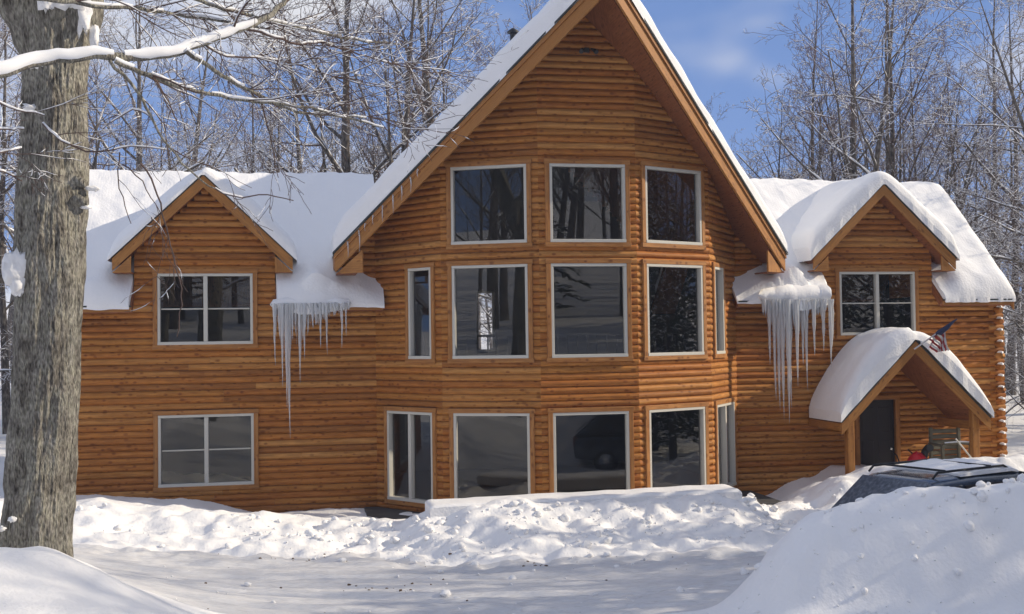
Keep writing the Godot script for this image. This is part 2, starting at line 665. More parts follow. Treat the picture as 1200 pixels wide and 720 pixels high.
func log_wall(t: Transform3D, y0: float, top: Array, holes: Array, logs := true, ends := 0.0) -> Node3D:
	var w := part("wall", house, t)
	var core := MB.new()
	var y_max := y0
	for i in range(1, top.size(), 2):
		y_max = maxf(y_max, top[i])
	var cuts := [y0]
	var y := y0
	while y < y_max:
		y += COURSE
		cuts.append(minf(y, y_max))
	for h in holes:
		cuts.append(h[1])
		cuts.append(h[3])
	cuts.sort()
	for i in cuts.size() - 1:
		if cuts[i + 1] - cuts[i] < 0.001:
			continue
		var mid: float = (cuts[i] + cuts[i + 1]) * 0.5
		var list := spans(top, mid)
		for h in holes:
			if mid > h[1] and mid < h[3]:
				list = cut(list, h[0], h[2])
		for s in list:
			core.box(Transform3D(Basis.IDENTITY, V((s[0] + s[1]) * 0.5, mid, -0.08)), V(s[1] - s[0], cuts[i + 1] - cuts[i], 0.16))
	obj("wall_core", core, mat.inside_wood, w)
	if not logs:
		return w
	y = y0 + COURSE * 0.5
	while y < y_max:
		var list := spans(top, y)
		for h in holes:
			if y > h[1] - 0.05 and y < h[3] + 0.05:
				list = cut(list, h[0] - 0.06, h[2] + 0.06)
		for s in list:
			if s[1] - s[0] < 0.05:
				continue
			# a long course is made of two lengths that butt at a random place
			var pieces := [s]
			if s[1] - s[0] > 4.6:
				var b: float = lerpf(s[0], s[1], rng.randf_range(0.3, 0.7))
				pieces = [[s[0], b - 0.002], [b + 0.002, s[1]]]
			for q in pieces:
				all_logs.append([q[1] - q[0], w, log_mesh(q[0] - ends, q[1] + ends, y, COURSE)])
		y += COURSE
	return w

func place_logs() -> void:                                       # the 300 longest as parts of their own, the short stubs joined wall by wall
	all_logs.sort_custom(func(a, b): return a[0] > b[0])
	var rest := {}
	for i in all_logs.size():
		var l: Array = all_logs[i]
		if i < 300:
			obj("log", l[2], log_mats[rng.randi() % log_mats.size()], l[1])
		else:
			if not rest.has(l[1]):
				rest[l[1]] = [MB.new(), MB.new(), MB.new()]
			rest[l[1]][rng.randi() % 3].add(l[2])
	for w: Node3D in rest:
		for k in 3:
			if rest[w][k].v.size():
				obj("log_stub", rest[w][k], log_mats[[0, 1, 2][k]], w).set_meta("kind", "stuff")
	print("logs ", all_logs.size())

func window(w: Node3D, x0: float, y0: float, x1: float, y1: float, columns: int, rail: bool) -> void:
	var n := part("window", house, w.transform)
	var tw := 0.095
	var trim := MB.new()
	trim.off = Vector2(rng.randf() * 4.0, rng.randf())
	var zt := 0.035
	trim.box(Transform3D(Basis.IDENTITY, V((x0 + x1) * 0.5, y1 + tw * 0.5, zt)), V(x1 - x0 + 2 * tw + 0.03, tw, 0.075), 0.006)
	trim.box(Transform3D(Basis.IDENTITY, V((x0 + x1) * 0.5, y0 - tw * 0.5, zt)), V(x1 - x0 + 2 * tw + 0.03, tw, 0.085), 0.006)
	for sx: float in [x0 - tw * 0.5, x1 + tw * 0.5]:
		trim.box(Transform3D(Basis.IDENTITY, V(sx, (y0 + y1) * 0.5, zt)), V(tw, y1 - y0 - 0.002, 0.072), 0.006)
	obj("trim", trim, mat.trim_wood, n)
	var f := MB.new()
	var fw := 0.058
	f.box(Transform3D(Basis.IDENTITY, V((x0 + x1) * 0.5, y1 - fw * 0.5, 0.0)), V(x1 - x0, fw, 0.13), 0.006)
	f.box(Transform3D(Basis.IDENTITY, V((x0 + x1) * 0.5, y0 + fw * 0.5, 0.004)), V(x1 - x0, fw * 1.15, 0.15), 0.006)
	for sx: float in [x0 + fw * 0.5, x1 - fw * 0.5]:
		f.box(Transform3D(Basis.IDENTITY, V(sx, (y0 + y1) * 0.5, 0.0)), V(fw, y1 - y0 - 2 * fw - 0.004, 0.126), 0.006)
	obj("frame", f, mat.frame_white, n)
	var cw := (x1 - x0 - 2 * fw) / columns
	for c in columns:
		var a := x0 + fw + cw * c
		if c > 0:
			var m := MB.new()
			m.box(Transform3D(Basis.IDENTITY, V(a, (y0 + y1) * 0.5, 0.001)), V(0.085, y1 - y0 - 2 * fw - 0.004, 0.12), 0.006)
			obj("mullion", m, mat.frame_white, n)
		var ya := y0 + fw * 1.1
		var yb := y1 - fw
		var rows := [[ya, yb]]
		if rail:
			var ym := (ya + yb) * 0.5
			rows = [[ya, ym - 0.018], [ym + 0.018, yb]]
			var m := MB.new()
			m.box(Transform3D(Basis.IDENTITY, V(a + cw * 0.5, ym, -0.012)), V(cw - 0.03, 0.028, 0.05), 0.004)
			obj("meeting_rail", m, mat.frame_white, n)
		for r in rows:
			var g := MB.new()                                    # very slightly out of true as real panes are
			var tilt := Basis(V(0, 1, 0), rng.randf_range(-0.004, 0.004)) * Basis(V(1, 0, 0), rng.randf_range(-0.004, 0.004))
			for k in 1:
				g.box(Transform3D(tilt, V(a + cw * 0.5, (r[0] + r[1]) * 0.5, -0.02 - 0.02 * k)), V(cw - 0.005, r[1] - r[0], 0.005))
			obj("pane", g, mat.glass, n)

const XD := 7.83
const RIDGE_Z := -2.6
const WING_K := 5.27
const XE := 5.08
const YE := 5.885
const YA := 11.04
const ZE := 0.79
const ZA := 4.34
const A_ := 4.195
const B_ := 2.941
const ZB := 1.617
const C_ := 1.035
const ZC := 2.457
const PX := 7.86                                                 # porch centre, half width, front
const PW := 1.85
const PZ := 1.58

func main_top(x: float) -> float:
	return YE + (XE - absf(x)) * (YA - YE) / XE

func board(called: String, a: Vector3, b: Vector3, drop: float, out: Vector3, thick: float, m: Material, parent: Node3D) -> MeshInstance3D:
	# a plank whose top edge runs from a to b, ends plumb, thick outwards
	var mb := MB.new()
	mb.off = Vector2(rng.randf() * 4.0, rng.randf())
	var d := V(0, -drop, 0)
	var o := out.normalized() * thick
	var f := [a + d + o, b + d + o, b + o, a + o]
	if (f[1] - f[0]).cross(f[3] - f[0]).dot(out) < 0.0:
		f.reverse()
	mb.slab(f, -o)
	return obj(called, mb, m, parent)

func roof_slab(called: String, corners: Array, thick: float, m: Material, parent: Node3D) -> void:
	var c := corners.duplicate()
	var nrm: Vector3 = (c[1] - c[0]).cross(c[2] - c[0]).normalized()
	if nrm.y < 0.0:
		c.reverse()
		nrm = -nrm
	var mb := MB.new()
	mb.slab(c, -nrm * thick)
	obj(called, mb, m, parent)

func build_house() -> void:
	house = thing("log_house", "two storey house of honey coloured logs with a tall window filled gable", "house")
	# ---- walls
	var wl := log_wall(T(V(0, 0, 0)), -0.2, [-10.95, 4.95, -XD - 1.46, 4.95, -XD - 1.459, 5.98, -XD, 7.36, -XD + 1.459, 5.98, -XD + 1.46, 4.95, -4.93, 4.95, -4.929, 5.72, -A_, 6.46],
		[[-XD - 0.99, 3.993, -XD + 0.99, 5.513], [-XD - 0.99, 0.98, -XD + 0.99, 2.5]])
	window(wl, -XD - 0.99, 3.993, -XD + 0.99, 5.513, 2, true)
	window(wl, -XD - 0.99, 0.98, -XD + 0.99, 2.5, 2, true)
	var wr := log_wall(T(V(0, 0, 0)), -0.2, [A_, 6.46, 4.929, 5.72, 4.93, 4.95, XD - 1.46, 4.95, XD - 1.459, 5.98, XD, 7.36, XD + 1.459, 5.98, XD + 1.46, 4.95, 10.95, 4.95],
		[[XD - 0.99, 3.993, XD + 0.99, 5.513], [7.28, 0.3, 8.22, 2.42]])
	window(wr, XD - 0.99, 3.993, XD + 0.99, 5.513, 2, true)
	# the bay: five facets under the gable
	var plan := [V(-A_, 0, 0), V(-B_, 0, ZB), V(-C_, 0, ZC), V(C_, 0, ZC), V(B_, 0, ZB), V(A_, 0, 0)]
	for k in 5:
		var a: Vector3 = plan[k]
		var b: Vector3 = plan[k + 1]
		var l := a.distance_to(b)
		var t := T(a, b - a)
		var drop := 0.30
		var top := []
		if k == 2:
			top = [0.0, main_top(a.x) - drop, l * 0.5, main_top(0.0) - drop, l, main_top(b.x) - drop]
		else:
			top = [0.0, main_top(a.x) - drop, l, main_top(b.x) - drop]
		var holes := []
		var kinds := []
		if k == 0 or k == 4:
			var m0 := 1.09 if k == 0 else l - 1.78
			var m1 := 1.78 if k == 0 else l - 1.09
			var lo0 := 0.38 if k == 0 else l - 1.78
			var lo1 := 1.78 if k == 0 else l - 0.38
			holes = [[m0, 3.625, m1, 5.555], [lo0, 0.585, lo1, 2.5]]
			kinds = [1, 2]
		else:
			var hw := 0.808
			holes = [[l * 0.5 - hw, 5.995, l * 0.5 + hw, 7.615], [l * 0.5 - hw, 3.625, l * 0.5 + hw, 5.557], [l * 0.5 - hw, 0.585, l * 0.5 + hw, 2.5]]
			kinds = [1, 1, 1]
		var w := log_wall(t, -0.2, top, holes, true, 0.006)
		for h in holes.size():
			window(w, holes[h][0], holes[h][1], holes[h][2], holes[h][3], kinds[h], false)
	# ends and back: closed, with one large window at the back of the great room
	log_wall(T(V(-10.95, 0, -5.2), V(0, 0, 1)), -0.2, [0.0, 4.95, 2.6, 7.5, 5.2, 4.95], [], false)
	log_wall(T(V(10.95, 0, 0), V(0, 0, -1)), -0.2, [0.0, 4.95, 2.6, 7.5, 5.2, 4.95], [], false)
	log_wall(T(V(10.95, 0, -5.2), V(-1, 0, 0)), -0.2, [0.0, 4.95, 6.3, 4.95], [], false)
	log_wall(T(V(-4.65, 0, -5.2), V(-1, 0, 0)), -0.2, [0.0, 4.95, 6.3, 4.95], [], false)
	var hole := [4.65 + 0.40, 3.66, 4.65 + 0.92, 5.36]
	var back := log_wall(T(V(4.65, 0, -6.4), V(-1, 0, 0)), -0.2, [0.0, 6.0, 4.65, 10.6, 9.3, 6.0], [hole], false)
	window(back, hole[0], hole[1], hole[2], hole[3], 1, false)
	for sx: float in [-4.65, 4.65]:
		log_wall(T(V(sx, 0, -6.4), V(0, 0, 1)), -0.2, [0.0, 6.0, 6.3, 6.0], [], false)
	var fl := MB.new()
	fl.box(Transform3D(Basis.IDENTITY, V(0, 0.28, -2.2)), V(9.0, 0.2, 8.3))
	fl.box(Transform3D(Basis.IDENTITY, V(-7.8, 0.28, -2.65)), V(6.0, 0.2, 4.9))
	fl.box(Transform3D(Basis.IDENTITY, V(7.8, 0.28, -2.65)), V(6.0, 0.2, 4.9))
	fl.box(Transform3D(Basis.IDENTITY, V(-7.8, 3.05, -2.65)), V(6.0, 0.2, 4.9))
	fl.box(Transform3D(Basis.IDENTITY, V(7.8, 3.05, -2.65)), V(6.0, 0.2, 4.9))
	fl.box(Transform3D(Basis.IDENTITY, V(0, 3.05, -4.6)), V(9.2, 0.2, 3.3))
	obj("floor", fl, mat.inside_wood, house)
	var rail := MB.new()                                          # loft rail that stands dark against the back window
	for k in 34:
		rail.box(Transform3D(Basis.IDENTITY, V(-4.3 + k * 0.26, 3.6, -3.0)), V(0.035, 0.95, 0.035))
	rail.box(Transform3D(Basis.IDENTITY, V(0, 4.1, -3.0)), V(9.0, 0.06, 0.07))
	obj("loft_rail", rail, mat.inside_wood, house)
	# the crossed log ends at the far corner
	for k in 18:
		var e := MB.new()
		var y := -0.13 + COURSE * (0.5 + k * 2) + COURSE
		e.off = Vector2(rng.randf() * 4.0, rng.randf())
		e.tube([V(11.02, y, -0.5), V(11.02, y, 0.20 + rng.randf_range(-0.02, 0.02)), V(11.02, y, 0.215)], [0.082, 0.08, 0.06], 10)
		obj("log_end", e, log_mats[rng.randi() % 6], house)
		e = MB.new()
		e.tube([V(10.8, y + COURSE, 0.0), V(11.19 + rng.randf_range(-0.02, 0.03), y + COURSE, 0.0), V(11.2, y + COURSE, 0.0)], [0.068, 0.066, 0.05], 10)
		obj("log_end", e, log_mats[rng.randi() % 6], house)
	# ---- wing roofs: slope with the eave cut away in front of the dormer
	for s: float in [-1.0, 1.0]:
		var d := V(0, -0.28, 0)
		for q: Array in [[11.17, XD + 1.44, 0.0, 0.0], [XD + 1.44, XD, -0.6, -2.0], [XD, XD - 1.44, -2.0, -0.6], [XD - 1.44, 4.0, 0.0, 0.0]]:   # open inside the dormer
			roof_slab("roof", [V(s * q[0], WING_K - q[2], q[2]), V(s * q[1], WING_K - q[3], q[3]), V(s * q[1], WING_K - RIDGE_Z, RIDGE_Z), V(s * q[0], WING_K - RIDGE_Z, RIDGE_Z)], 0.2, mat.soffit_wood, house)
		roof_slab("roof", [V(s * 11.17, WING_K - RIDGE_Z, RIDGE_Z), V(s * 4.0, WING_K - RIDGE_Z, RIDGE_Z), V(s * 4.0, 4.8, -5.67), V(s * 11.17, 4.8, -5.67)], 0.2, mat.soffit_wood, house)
		for q: Array in [[11.17, XD + 1.46], [XD - 1.46, 4.08]]:
			roof_slab("eave", [V(s * q[0], WING_K - 0.002, 0.002), V(s * q[1], WING_K - 0.002, 0.002), V(s * q[1], WING_K - 0.47, 0.47), V(s * q[0], WING_K - 0.47, 0.47)], 0.19, mat.soffit_wood, house)
			board("eave_board", V(s * q[0], WING_K - 0.48, 0.47), V(s * q[1], WING_K - 0.48, 0.47), 0.10, V(0, 0, 1), 0.03, mat.board_wood, house)
			board("shingle_edge", V(s * q[0], WING_K - 0.445, 0.472), V(s * q[1], WING_K - 0.445, 0.472), 0.035, V(0, 0, 1), 0.05, mat.shingle, house)
		board("rake_board", V(s * 11.17, WING_K - 0.47, 0.47), V(s * 11.17, WING_K - RIDGE_Z, RIDGE_Z), 0.24, V(s, 0, 0), 0.035, mat.board_wood, house)
		# dormer
		for q: float in [-1.0, 1.0]:
			var ex := s * XD + q * 1.84
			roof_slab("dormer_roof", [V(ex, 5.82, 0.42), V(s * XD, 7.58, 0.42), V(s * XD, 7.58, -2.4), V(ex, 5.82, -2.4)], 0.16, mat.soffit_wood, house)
			board("rake_board", V(ex, 5.81, 0.42), V(s * XD, 7.57, 0.42), 0.26, V(0, 0, 1), 0.045, mat.board_wood, house)
			board("shingle_edge", V(ex - q * -0.02, 5.835, 0.42), V(s * XD, 7.61, 0.42), 0.035, V(0, 0, 1), 0.07, mat.shingle, house)
			var rt := MB.new()                                    # the boxed return under the end of the rake
			var sx := s * XD + q * 1.465
			var tri := [V(ex, 5.51, 0.465), V(sx, 5.51, 0.465), V(sx, 5.86, 0.465)]
			if q > 0:
				tri.reverse()
			rt.slab(tri, V(0, 0, -0.04))
			obj("eave_return", rt, mat.board_wood, house)
			var sf := MB.new()
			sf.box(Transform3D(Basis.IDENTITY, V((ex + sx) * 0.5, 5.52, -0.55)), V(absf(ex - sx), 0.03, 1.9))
			obj("soffit", sf, mat.soffit_wood, house)
			var ck := MB.new()                                    # dormer cheek
			ck.box(Transform3D(Basis.IDENTITY, V(sx - q * 0.09, 5.45, -0.86)), V(0.12, 1.05, 1.7))
			obj("dormer_cheek", ck, log_mats[2], house)
	# ---- the great gable roof with its prow
	for s: float in [-1.0, 1.0]:
		roof_slab("roof", [V(s * XE, YE, ZE), V(0, YA, ZA), V(0, YA, -6.9), V(s * XE, YE, -6.9)], 0.24, mat.soffit_wood, house)
		var out := V(s * (ZA - ZE), 0, XE)
		board("rake_board", V(s * XE, YE - 0.02, ZE), V(0, YA - 0.02, ZA), 0.37, out, 0.05, mat.board_wood, house)
		board("rake_trim", V(s * XE, YE - 0.012, ZE + 0.0), V(0, YA - 0.012, ZA), 0.10, out, 0.085, mat.trim_wood, house)
		board("shingle_edge", V(s * (XE + 0.02), YE + 0.022, ZE), V(0, YA + 0.04, ZA), 0.05, out, 0.11, mat.shingle, house)
		board("eave_board", V(s * XE, YE - 0.02, ZE), V(s * XE, YE - 0.02, -6.9), 0.3, V(s, 0, 0), 0.04, mat.board_wood, house)
		var rt := MB.new()                                        # plumb end of the eave, boxed in
		var f := [V(s * XE, YE - 0.43, ZE), V(s * 4.55, YE - 0.43, ZE + 0.37), V(s * 4.55, YE + 0.05, ZE + 0.37)]
		if s > 0:
			f.reverse()
		rt.slab(f, -out.normalized() * 0.04)
		obj("eave_return", rt, mat.board_wood, house)
		var sf := MB.new()
		sf.box(Transform3D(Basis.IDENTITY, V(s * 4.86, YE - 0.42, -0.2)), V(0.42, 0.03, 2.1))
		obj("soffit", sf, mat.soffit_wood, house)
	build_porch()
	place_logs()

func build_porch() -> void:
	var p := part("porch", house)
	var ey := 2.05
	var ty := 3.86
	for q: float in [-1.0, 1.0]:
		var ex := PX + q * PW
		roof_slab("porch_roof", [V(ex, ey, PZ), V(PX, ty, PZ), V(PX, ty, 0.03), V(ex, ey, 0.03)], 0.14, mat.soffit_wood, p)
		board("rake_board", V(ex, ey - 0.01, PZ), V(PX, ty - 0.01, PZ), 0.27, V(0, 0, 1), 0.05, mat.board_wood, p)
		board("shingle_edge", V(ex, ey + 0.03, PZ), V(PX, ty + 0.035, PZ), 0.04, V(0, 0, 1), 0.075, mat.shingle, p)
		board("eave_board", V(ex, ey - 0.02, PZ), V(ex, ey - 0.02, 0.05), 0.16, V(q, 0, 0), 0.035, mat.board_wood, p)
		var post := MB.new()
		post.box(Transform3D(Basis.IDENTITY, V(PX + q * 1.56, 1.2, PZ - 0.16)), V(0.17, 2.1, 0.17), 0.012)
		obj("post", post, mat.board_wood, p)
		var beam := MB.new()
		beam.box(Transform3D(Basis.IDENTITY, V(PX + q * 1.56, 1.83 + 0.05, 0.76)), V(0.14, 0.2, 1.5), 0.01)
		obj("beam", beam, mat.board_wood, p)
	var fl := MB.new()
	fl.box(Transform3D(Basis.IDENTITY, V(PX, 0.22, 0.85)), V(3.6, 0.16, 1.64), 0.01)
	obj("porch_floor", fl, mat.grey_wood, p)
	var door := part("door", house)
	var leaf := MB.new()
	leaf.box(Transform3D(Basis.IDENTITY, V(7.75, 1.36, -0.06)), V(0.93, 2.11, 0.05), 0.004)
	for r: Array in [[1.0, 0.9], [1.95, 0.6]]:
		for c: float in [-0.21, 0.21]:
			leaf.box(Transform3D(Basis.IDENTITY, V(7.75 + c, r[0], -0.034)), V(0.3, r[1], 0.02), 0.008)
	obj("leaf", leaf, mat.door_paint, door)
	var fr := MB.new()
	for c: float in [7.22, 8.28]:
		fr.box(Transform3D(Basis.IDENTITY, V(c, 1.36, 0.03)), V(0.12, 2.13, 0.09), 0.006)
	fr.box(Transform3D(Basis.IDENTITY, V(7.75, 2.485, 0.03)), V(1.18, 0.11, 0.092), 0.006)
	obj("door_frame", fr, mat.trim_wood, door)
	var kn := MB.new()
	kn.tube([V(8.1, 1.25, -0.03), V(8.1, 1.25, 0.03), V(8.1, 1.25, 0.05)], [0.012, 0.014, 0.03], 8)
	obj("handle", kn, mat.chrome, door)

# ---------------------------------------------------------------- snow that lies on things

func cloth(nu: int, nv: int, f: Callable) -> MB:                 # f(u, v) gives [top, base]; v runs away from the front
	var top := PackedVector3Array()
	var base := PackedVector3Array()
	for j in nv:
		for i in nu:
			var q: Array = f.call(float(i) / (nu - 1), float(j) / (nv - 1))
			top.append(q[0])
			base.append(q[1])
	var mb := MB.new()
	mb.grid(top, nu, nv)
	for i in nu - 1:
		mb.quad(base[i], base[i + 1], top[i + 1], top[i])
		var k := (nv - 1) * nu + i
		mb.quad(base[k + 1], base[k], top[k], top[k + 1])
	for j in nv - 1:
		var a := j * nu
		mb.quad(base[a + nu], base[a], top[a], top[a + nu])
		a += nu - 1
		mb.quad(base[a], base[a + nu], top[a + nu], top[a])
	return mb

func edge(e: float, r: float, least: float) -> float:
	var q := 1.0 - clampf(e / r, 0.0, 1.0)
	return lerpf(least, 1.0, sqrt(1.0 - q * q))

func dormer_snow_y(s: float, x: float, z: float) -> float:
	var dx := x - s * XD
	var t := 0.34 if s < 0 else 0.48
	return 7.58 + t - 0.957 * (sqrt(dx * dx + 0.10) - 0.16) + 0.05 * nz.get_noise_2d(x * 0.9, z * 0.9)

func wing_snow_y(s: float, x: float, z: float) -> float:
	var dz := z - RIDGE_Z
	var y := WING_K - RIDGE_Z - (sqrt(dz * dz + 0.03) - 0.06) + 0.33 + 0.05 * nz.get_noise_2d(x * 0.6, z * 0.6 + 20.0) + 0.045 * nz.get_noise_2d(x * 1.7, z * 1.7) + 0.012 * nz.get_noise_2d(x * 6.0, z * 6.0)
	var away := absf(x - s * XD)
	if away < 3.4 and away > 1.9 and z < (0.5 if absf(x) < XD else -0.75):
		y = lerpf(y, smax(y, dormer_snow_y(s, x, z) - 0.30, 0.55), smoothstep(1.9, 2.45, away))
	return y

func build_roof_snow() -> void:
	for s: float in [-1.0, 1.0]:
		var name_ := "left" if s < 0 else "right"
		var xs := PackedFloat32Array()
		var x := 4.05
		while x < 11.22:
			xs.append(x)
			x += 0.09
		xs.append(11.22)
		for q: float in [XD - 1.50, XD - 1.46, XD + 1.46, XD + 1.50]:
			xs.append(q)
		xs.sort()
		if s < 0:
			xs.reverse()
		var nu := xs.size()
		var wing := cloth(nu, 70, func(u: float, v: float) -> Array:
			var xx: float = s * xs[int(round(u * (nu - 1)))]
			var front := 0.53
			if front > 0.0:
				front += 0.03 * nz.get_noise_2d(xx * 2.0, 7.0)
				var between := absf(xx) < XD
				if between:
					front += 0.16 * (1.0 - smoothstep(0.0, 0.9, absf(absf(xx) - 5.6)))
			var z := lerpf(front, -5.4, pow(v, 1.35))
			if absf(xx - s * XD) < 1.48:
				z = minf(z, -2.0 + 0.96 * absf(xx - s * XD))
			var th := edge(front - z, 0.22, 0.30) * edge(11.24 - absf(xx), 0.35, 0.30)
			if z > -0.75 and absf(xx) > XD:
				th *= lerpf(0.4, 1.0, smoothstep(1.5, 2.1, absf(xx - s * XD)))
			var deck := WING_K - z if z > RIDGE_Z else WING_K - 2.0 * RIDGE_Z + z
			if absf(xx) < 4.9 and z > -0.6:
				th *= lerpf(0.3, 1.0, smoothstep(4.1, 4.85, absf(xx)))
			var y := wing_snow_y(s, xx, z)
			return [V(xx, deck + 0.01 + (y - deck) * th, z), V(xx, minf(deck, WING_K + 0.2 - z) + 0.004, z)])
		single("roof_snow", wing, mat.snow, "deep snow on the %s wing roof running down beside its dormer" % ("shaded far" if false else ("flag porch" if s > 0 else "bark tree")), "snow", "")
		var dm := cloth(52, 44, func(u: float, v: float) -> Array:
			var dx := lerpf(-1.93, 1.93, u)
			var front := 0.50 + 0.02 * nz.get_noise_2d(dx * 3.0 + s * 9.0, 1.0)
			var z := lerpf(front, -2.9, pow(v, 1.3))
			var xx := s * XD + dx
			var deck := 7.60 - 0.957 * absf(dx)
			var th := edge(front - z, 0.25, 0.35) * edge(1.95 - absf(dx), 0.25, 0.25)
			if s < 0.0 and dx < 0.0:
				th *= lerpf(0.6, 1.0, smoothstep(0.0, 0.5, front - z))
			var y := dormer_snow_y(s, xx, z)
			return [V(xx, deck + (y - deck) * th, z), V(xx, deck + 0.002, z)])
		single("roof_snow", dm, mat.snow, "thin snow on the dormer beside the big bark tree" if s < 0 else "thick rounded snow on the dormer above the porch", "snow", "")
	var gable := cloth(84, 60, func(u: float, v: float) -> Array:
		var xx := lerpf(-XE - 0.06, XE + 0.06, u)
		var front := ZE + (XE - absf(xx)) * (ZA - ZE) / XE + 0.13 + 0.03 * nz.get_noise_2d(xx * 1.7, 12.0)
		var z := lerpf(front, -6.95, pow(v, 1.6))
		var deck := YA + 0.045 - absf(xx) * (YA - YE) / XE
		var smooth_ := YA + 0.045 - (sqrt(xx * xx + 0.03) - 0.08) * (YA - YE) / XE
		var t := lerpf(0.50, 0.27, smoothstep(-0.6, 0.6, xx)) * (1.0 + 0.22 * nz.get_noise_2d(xx * 0.8, z * 0.8 + 70.0))
		if xx > 0:
			t += 0.06 * smoothstep(3.0, 5.0, xx)
		t *= edge(front - z, 0.12, 0.62) * edge(XE + 0.08 - absf(xx), 0.3, 0.35)
		return [V(xx, smooth_ + t, z), V(xx, deck + 0.004, z)])
	single("roof_snow", gable, mat.snow, "snow blanket on the steep great gable roof above the tall windows", "snow")
	var porch := cloth(56, 40, func(u: float, v: float) -> Array:
		var dx := lerpf(-PW - 0.04, PW + 0.04, u)
		var front := PZ + 0.10 + 0.05 * nz.get_noise_2d(dx * 1.4, 33.0)
		var z := lerpf(front, 0.10, v)
		var deck := 3.905 - 0.978 * absf(dx)
		var sm := 3.905 - 0.978 * (sqrt(dx * dx + 0.16) - 0.12)
		var t := 0.50 + 0.22 * exp(-pow((absf(dx) - 0.9) / 0.6, 2.0)) + 0.03 * nz.get_noise_2d(dx * 1.5, z * 1.5)
		t *= edge(front - z, 0.30, 0.5) * edge(PW + 0.05 - absf(dx), 0.55, 0.16)
		if dx > 0:
			t *= 0.85
		return [V(PX + dx, sm + t, z), V(PX + dx, deck + 0.002, z)])
	single("roof_snow", porch, mat.snow, "heavy pillow of snow on the small porch roof", "snow")
	# deck and its slab of snow
	var deck := thing("wooden_ledge", "long low wooden ledge under a slab of snow below the tall windows", "ledge")
	for k in 5:
		var pl := MB.new()
		pl.off = Vector2(rng.randf() * 4.0, rng.randf())
		pl.box(Transform3D(Basis.IDENTITY, V(-0.53, 0.745, 3.62 + k * 0.145)), V(5.96, 0.03, 0.138), 0.004)
		obj("plank", pl, mat.board_wood, deck)
	var rim := MB.new()
	rim.box(Transform3D(Basis.IDENTITY, V(-0.53, 0.63, 4.27)), V(5.98, 0.2, 0.04), 0.005)
	rim.box(Transform3D(Basis.IDENTITY, V(2.45, 0.63, 3.90)), V(0.04, 0.2, 0.70), 0.005)
	rim.box(Transform3D(Basis.IDENTITY, V(-3.51, 0.63, 3.90)), V(0.04, 0.2, 0.70), 0.005)
	obj("rim", rim, mat.board_wood, deck)
	for q: Vector2 in [V2(-3.4, 4.15), V2(-0.5, 4.15), V2(2.35, 4.15), V2(2.35, 3.65)]:
		var post := MB.new()
		post.box(Transform3D(Basis.IDENTITY, V(q.x, 0.32, q.y)), V(0.12, 0.8, 0.12), 0.008)
		obj("post", post, mat.board_wood, deck)
	var sn := cloth(110, 40, func(u: float, v: float) -> Array:
		var xx := lerpf(-3.56, 2.50, u)
		var z := lerpf(4.34, 3.50, v)
		var t := 0.27 + 0.02 * nz.get_noise_2d(xx * 0.9, z) + 0.035 * (xx + 0.5) / 3.0
		t *= edge(4.36 - z, 0.10, 0.55) * edge(z - 3.48, 0.12, 0.5) * edge(2.52 - xx, 0.12, 0.6) * edge(xx + 3.58, 0.10, 0.6)
		return [V(xx, 0.764 + t, z), V(xx, 0.763, z)])
	single("ledge_snow", sn, mat.snow, "flat slab of snow lying on the wooden ledge under the tall windows", "snow")
	# snow lying on the projecting log ends at the corner
	for k in 17:
		var y := -0.13 + COURSE * (0.5 + k * 2) + COURSE + 0.075
		if y < 0.9:
			continue
		var e := MB.new()
		e.tube([V(11.02, y - 0.01, 0.02), V(11.03, y + 0.012, 0.10), V(11.02, y + 0.005, 0.2), V(11.02, y - 0.02, 0.225)], [0.02, 0.055, 0.05, 0.01], 7, true, 0.6)
		obj("snow_cap", e, mat.branch_snow, house)

# ---------------------------------------------------------------- ice

func icicle(parent: Node3D, at: Vector3, l: float, r: float) -> void:
	var mb := MB.new()
	var p := []
	var rr := []
	var c := 7
	var w := V(rng.randf_range(-0.02, 0.02), 0, rng.randf_range(-0.02, 0.02))
	for k in c + 1:
		var t := float(k) / c
		p.append(at + V(0, -l * t, 0) + w * sin(t * 3.0) + V(rng.randf_range(-1, 1), 0, rng.randf_range(-1, 1)) * 0.003)
		rr.append(maxf(0.0025, r * pow(1.0 - t, 0.75) * (1.0 + 0.22 * sin(t * l * 22.0 + at.x * 40.0))))
	mb.tube(p, rr, 7)
	obj("icicle", mb, mat.ice, parent)

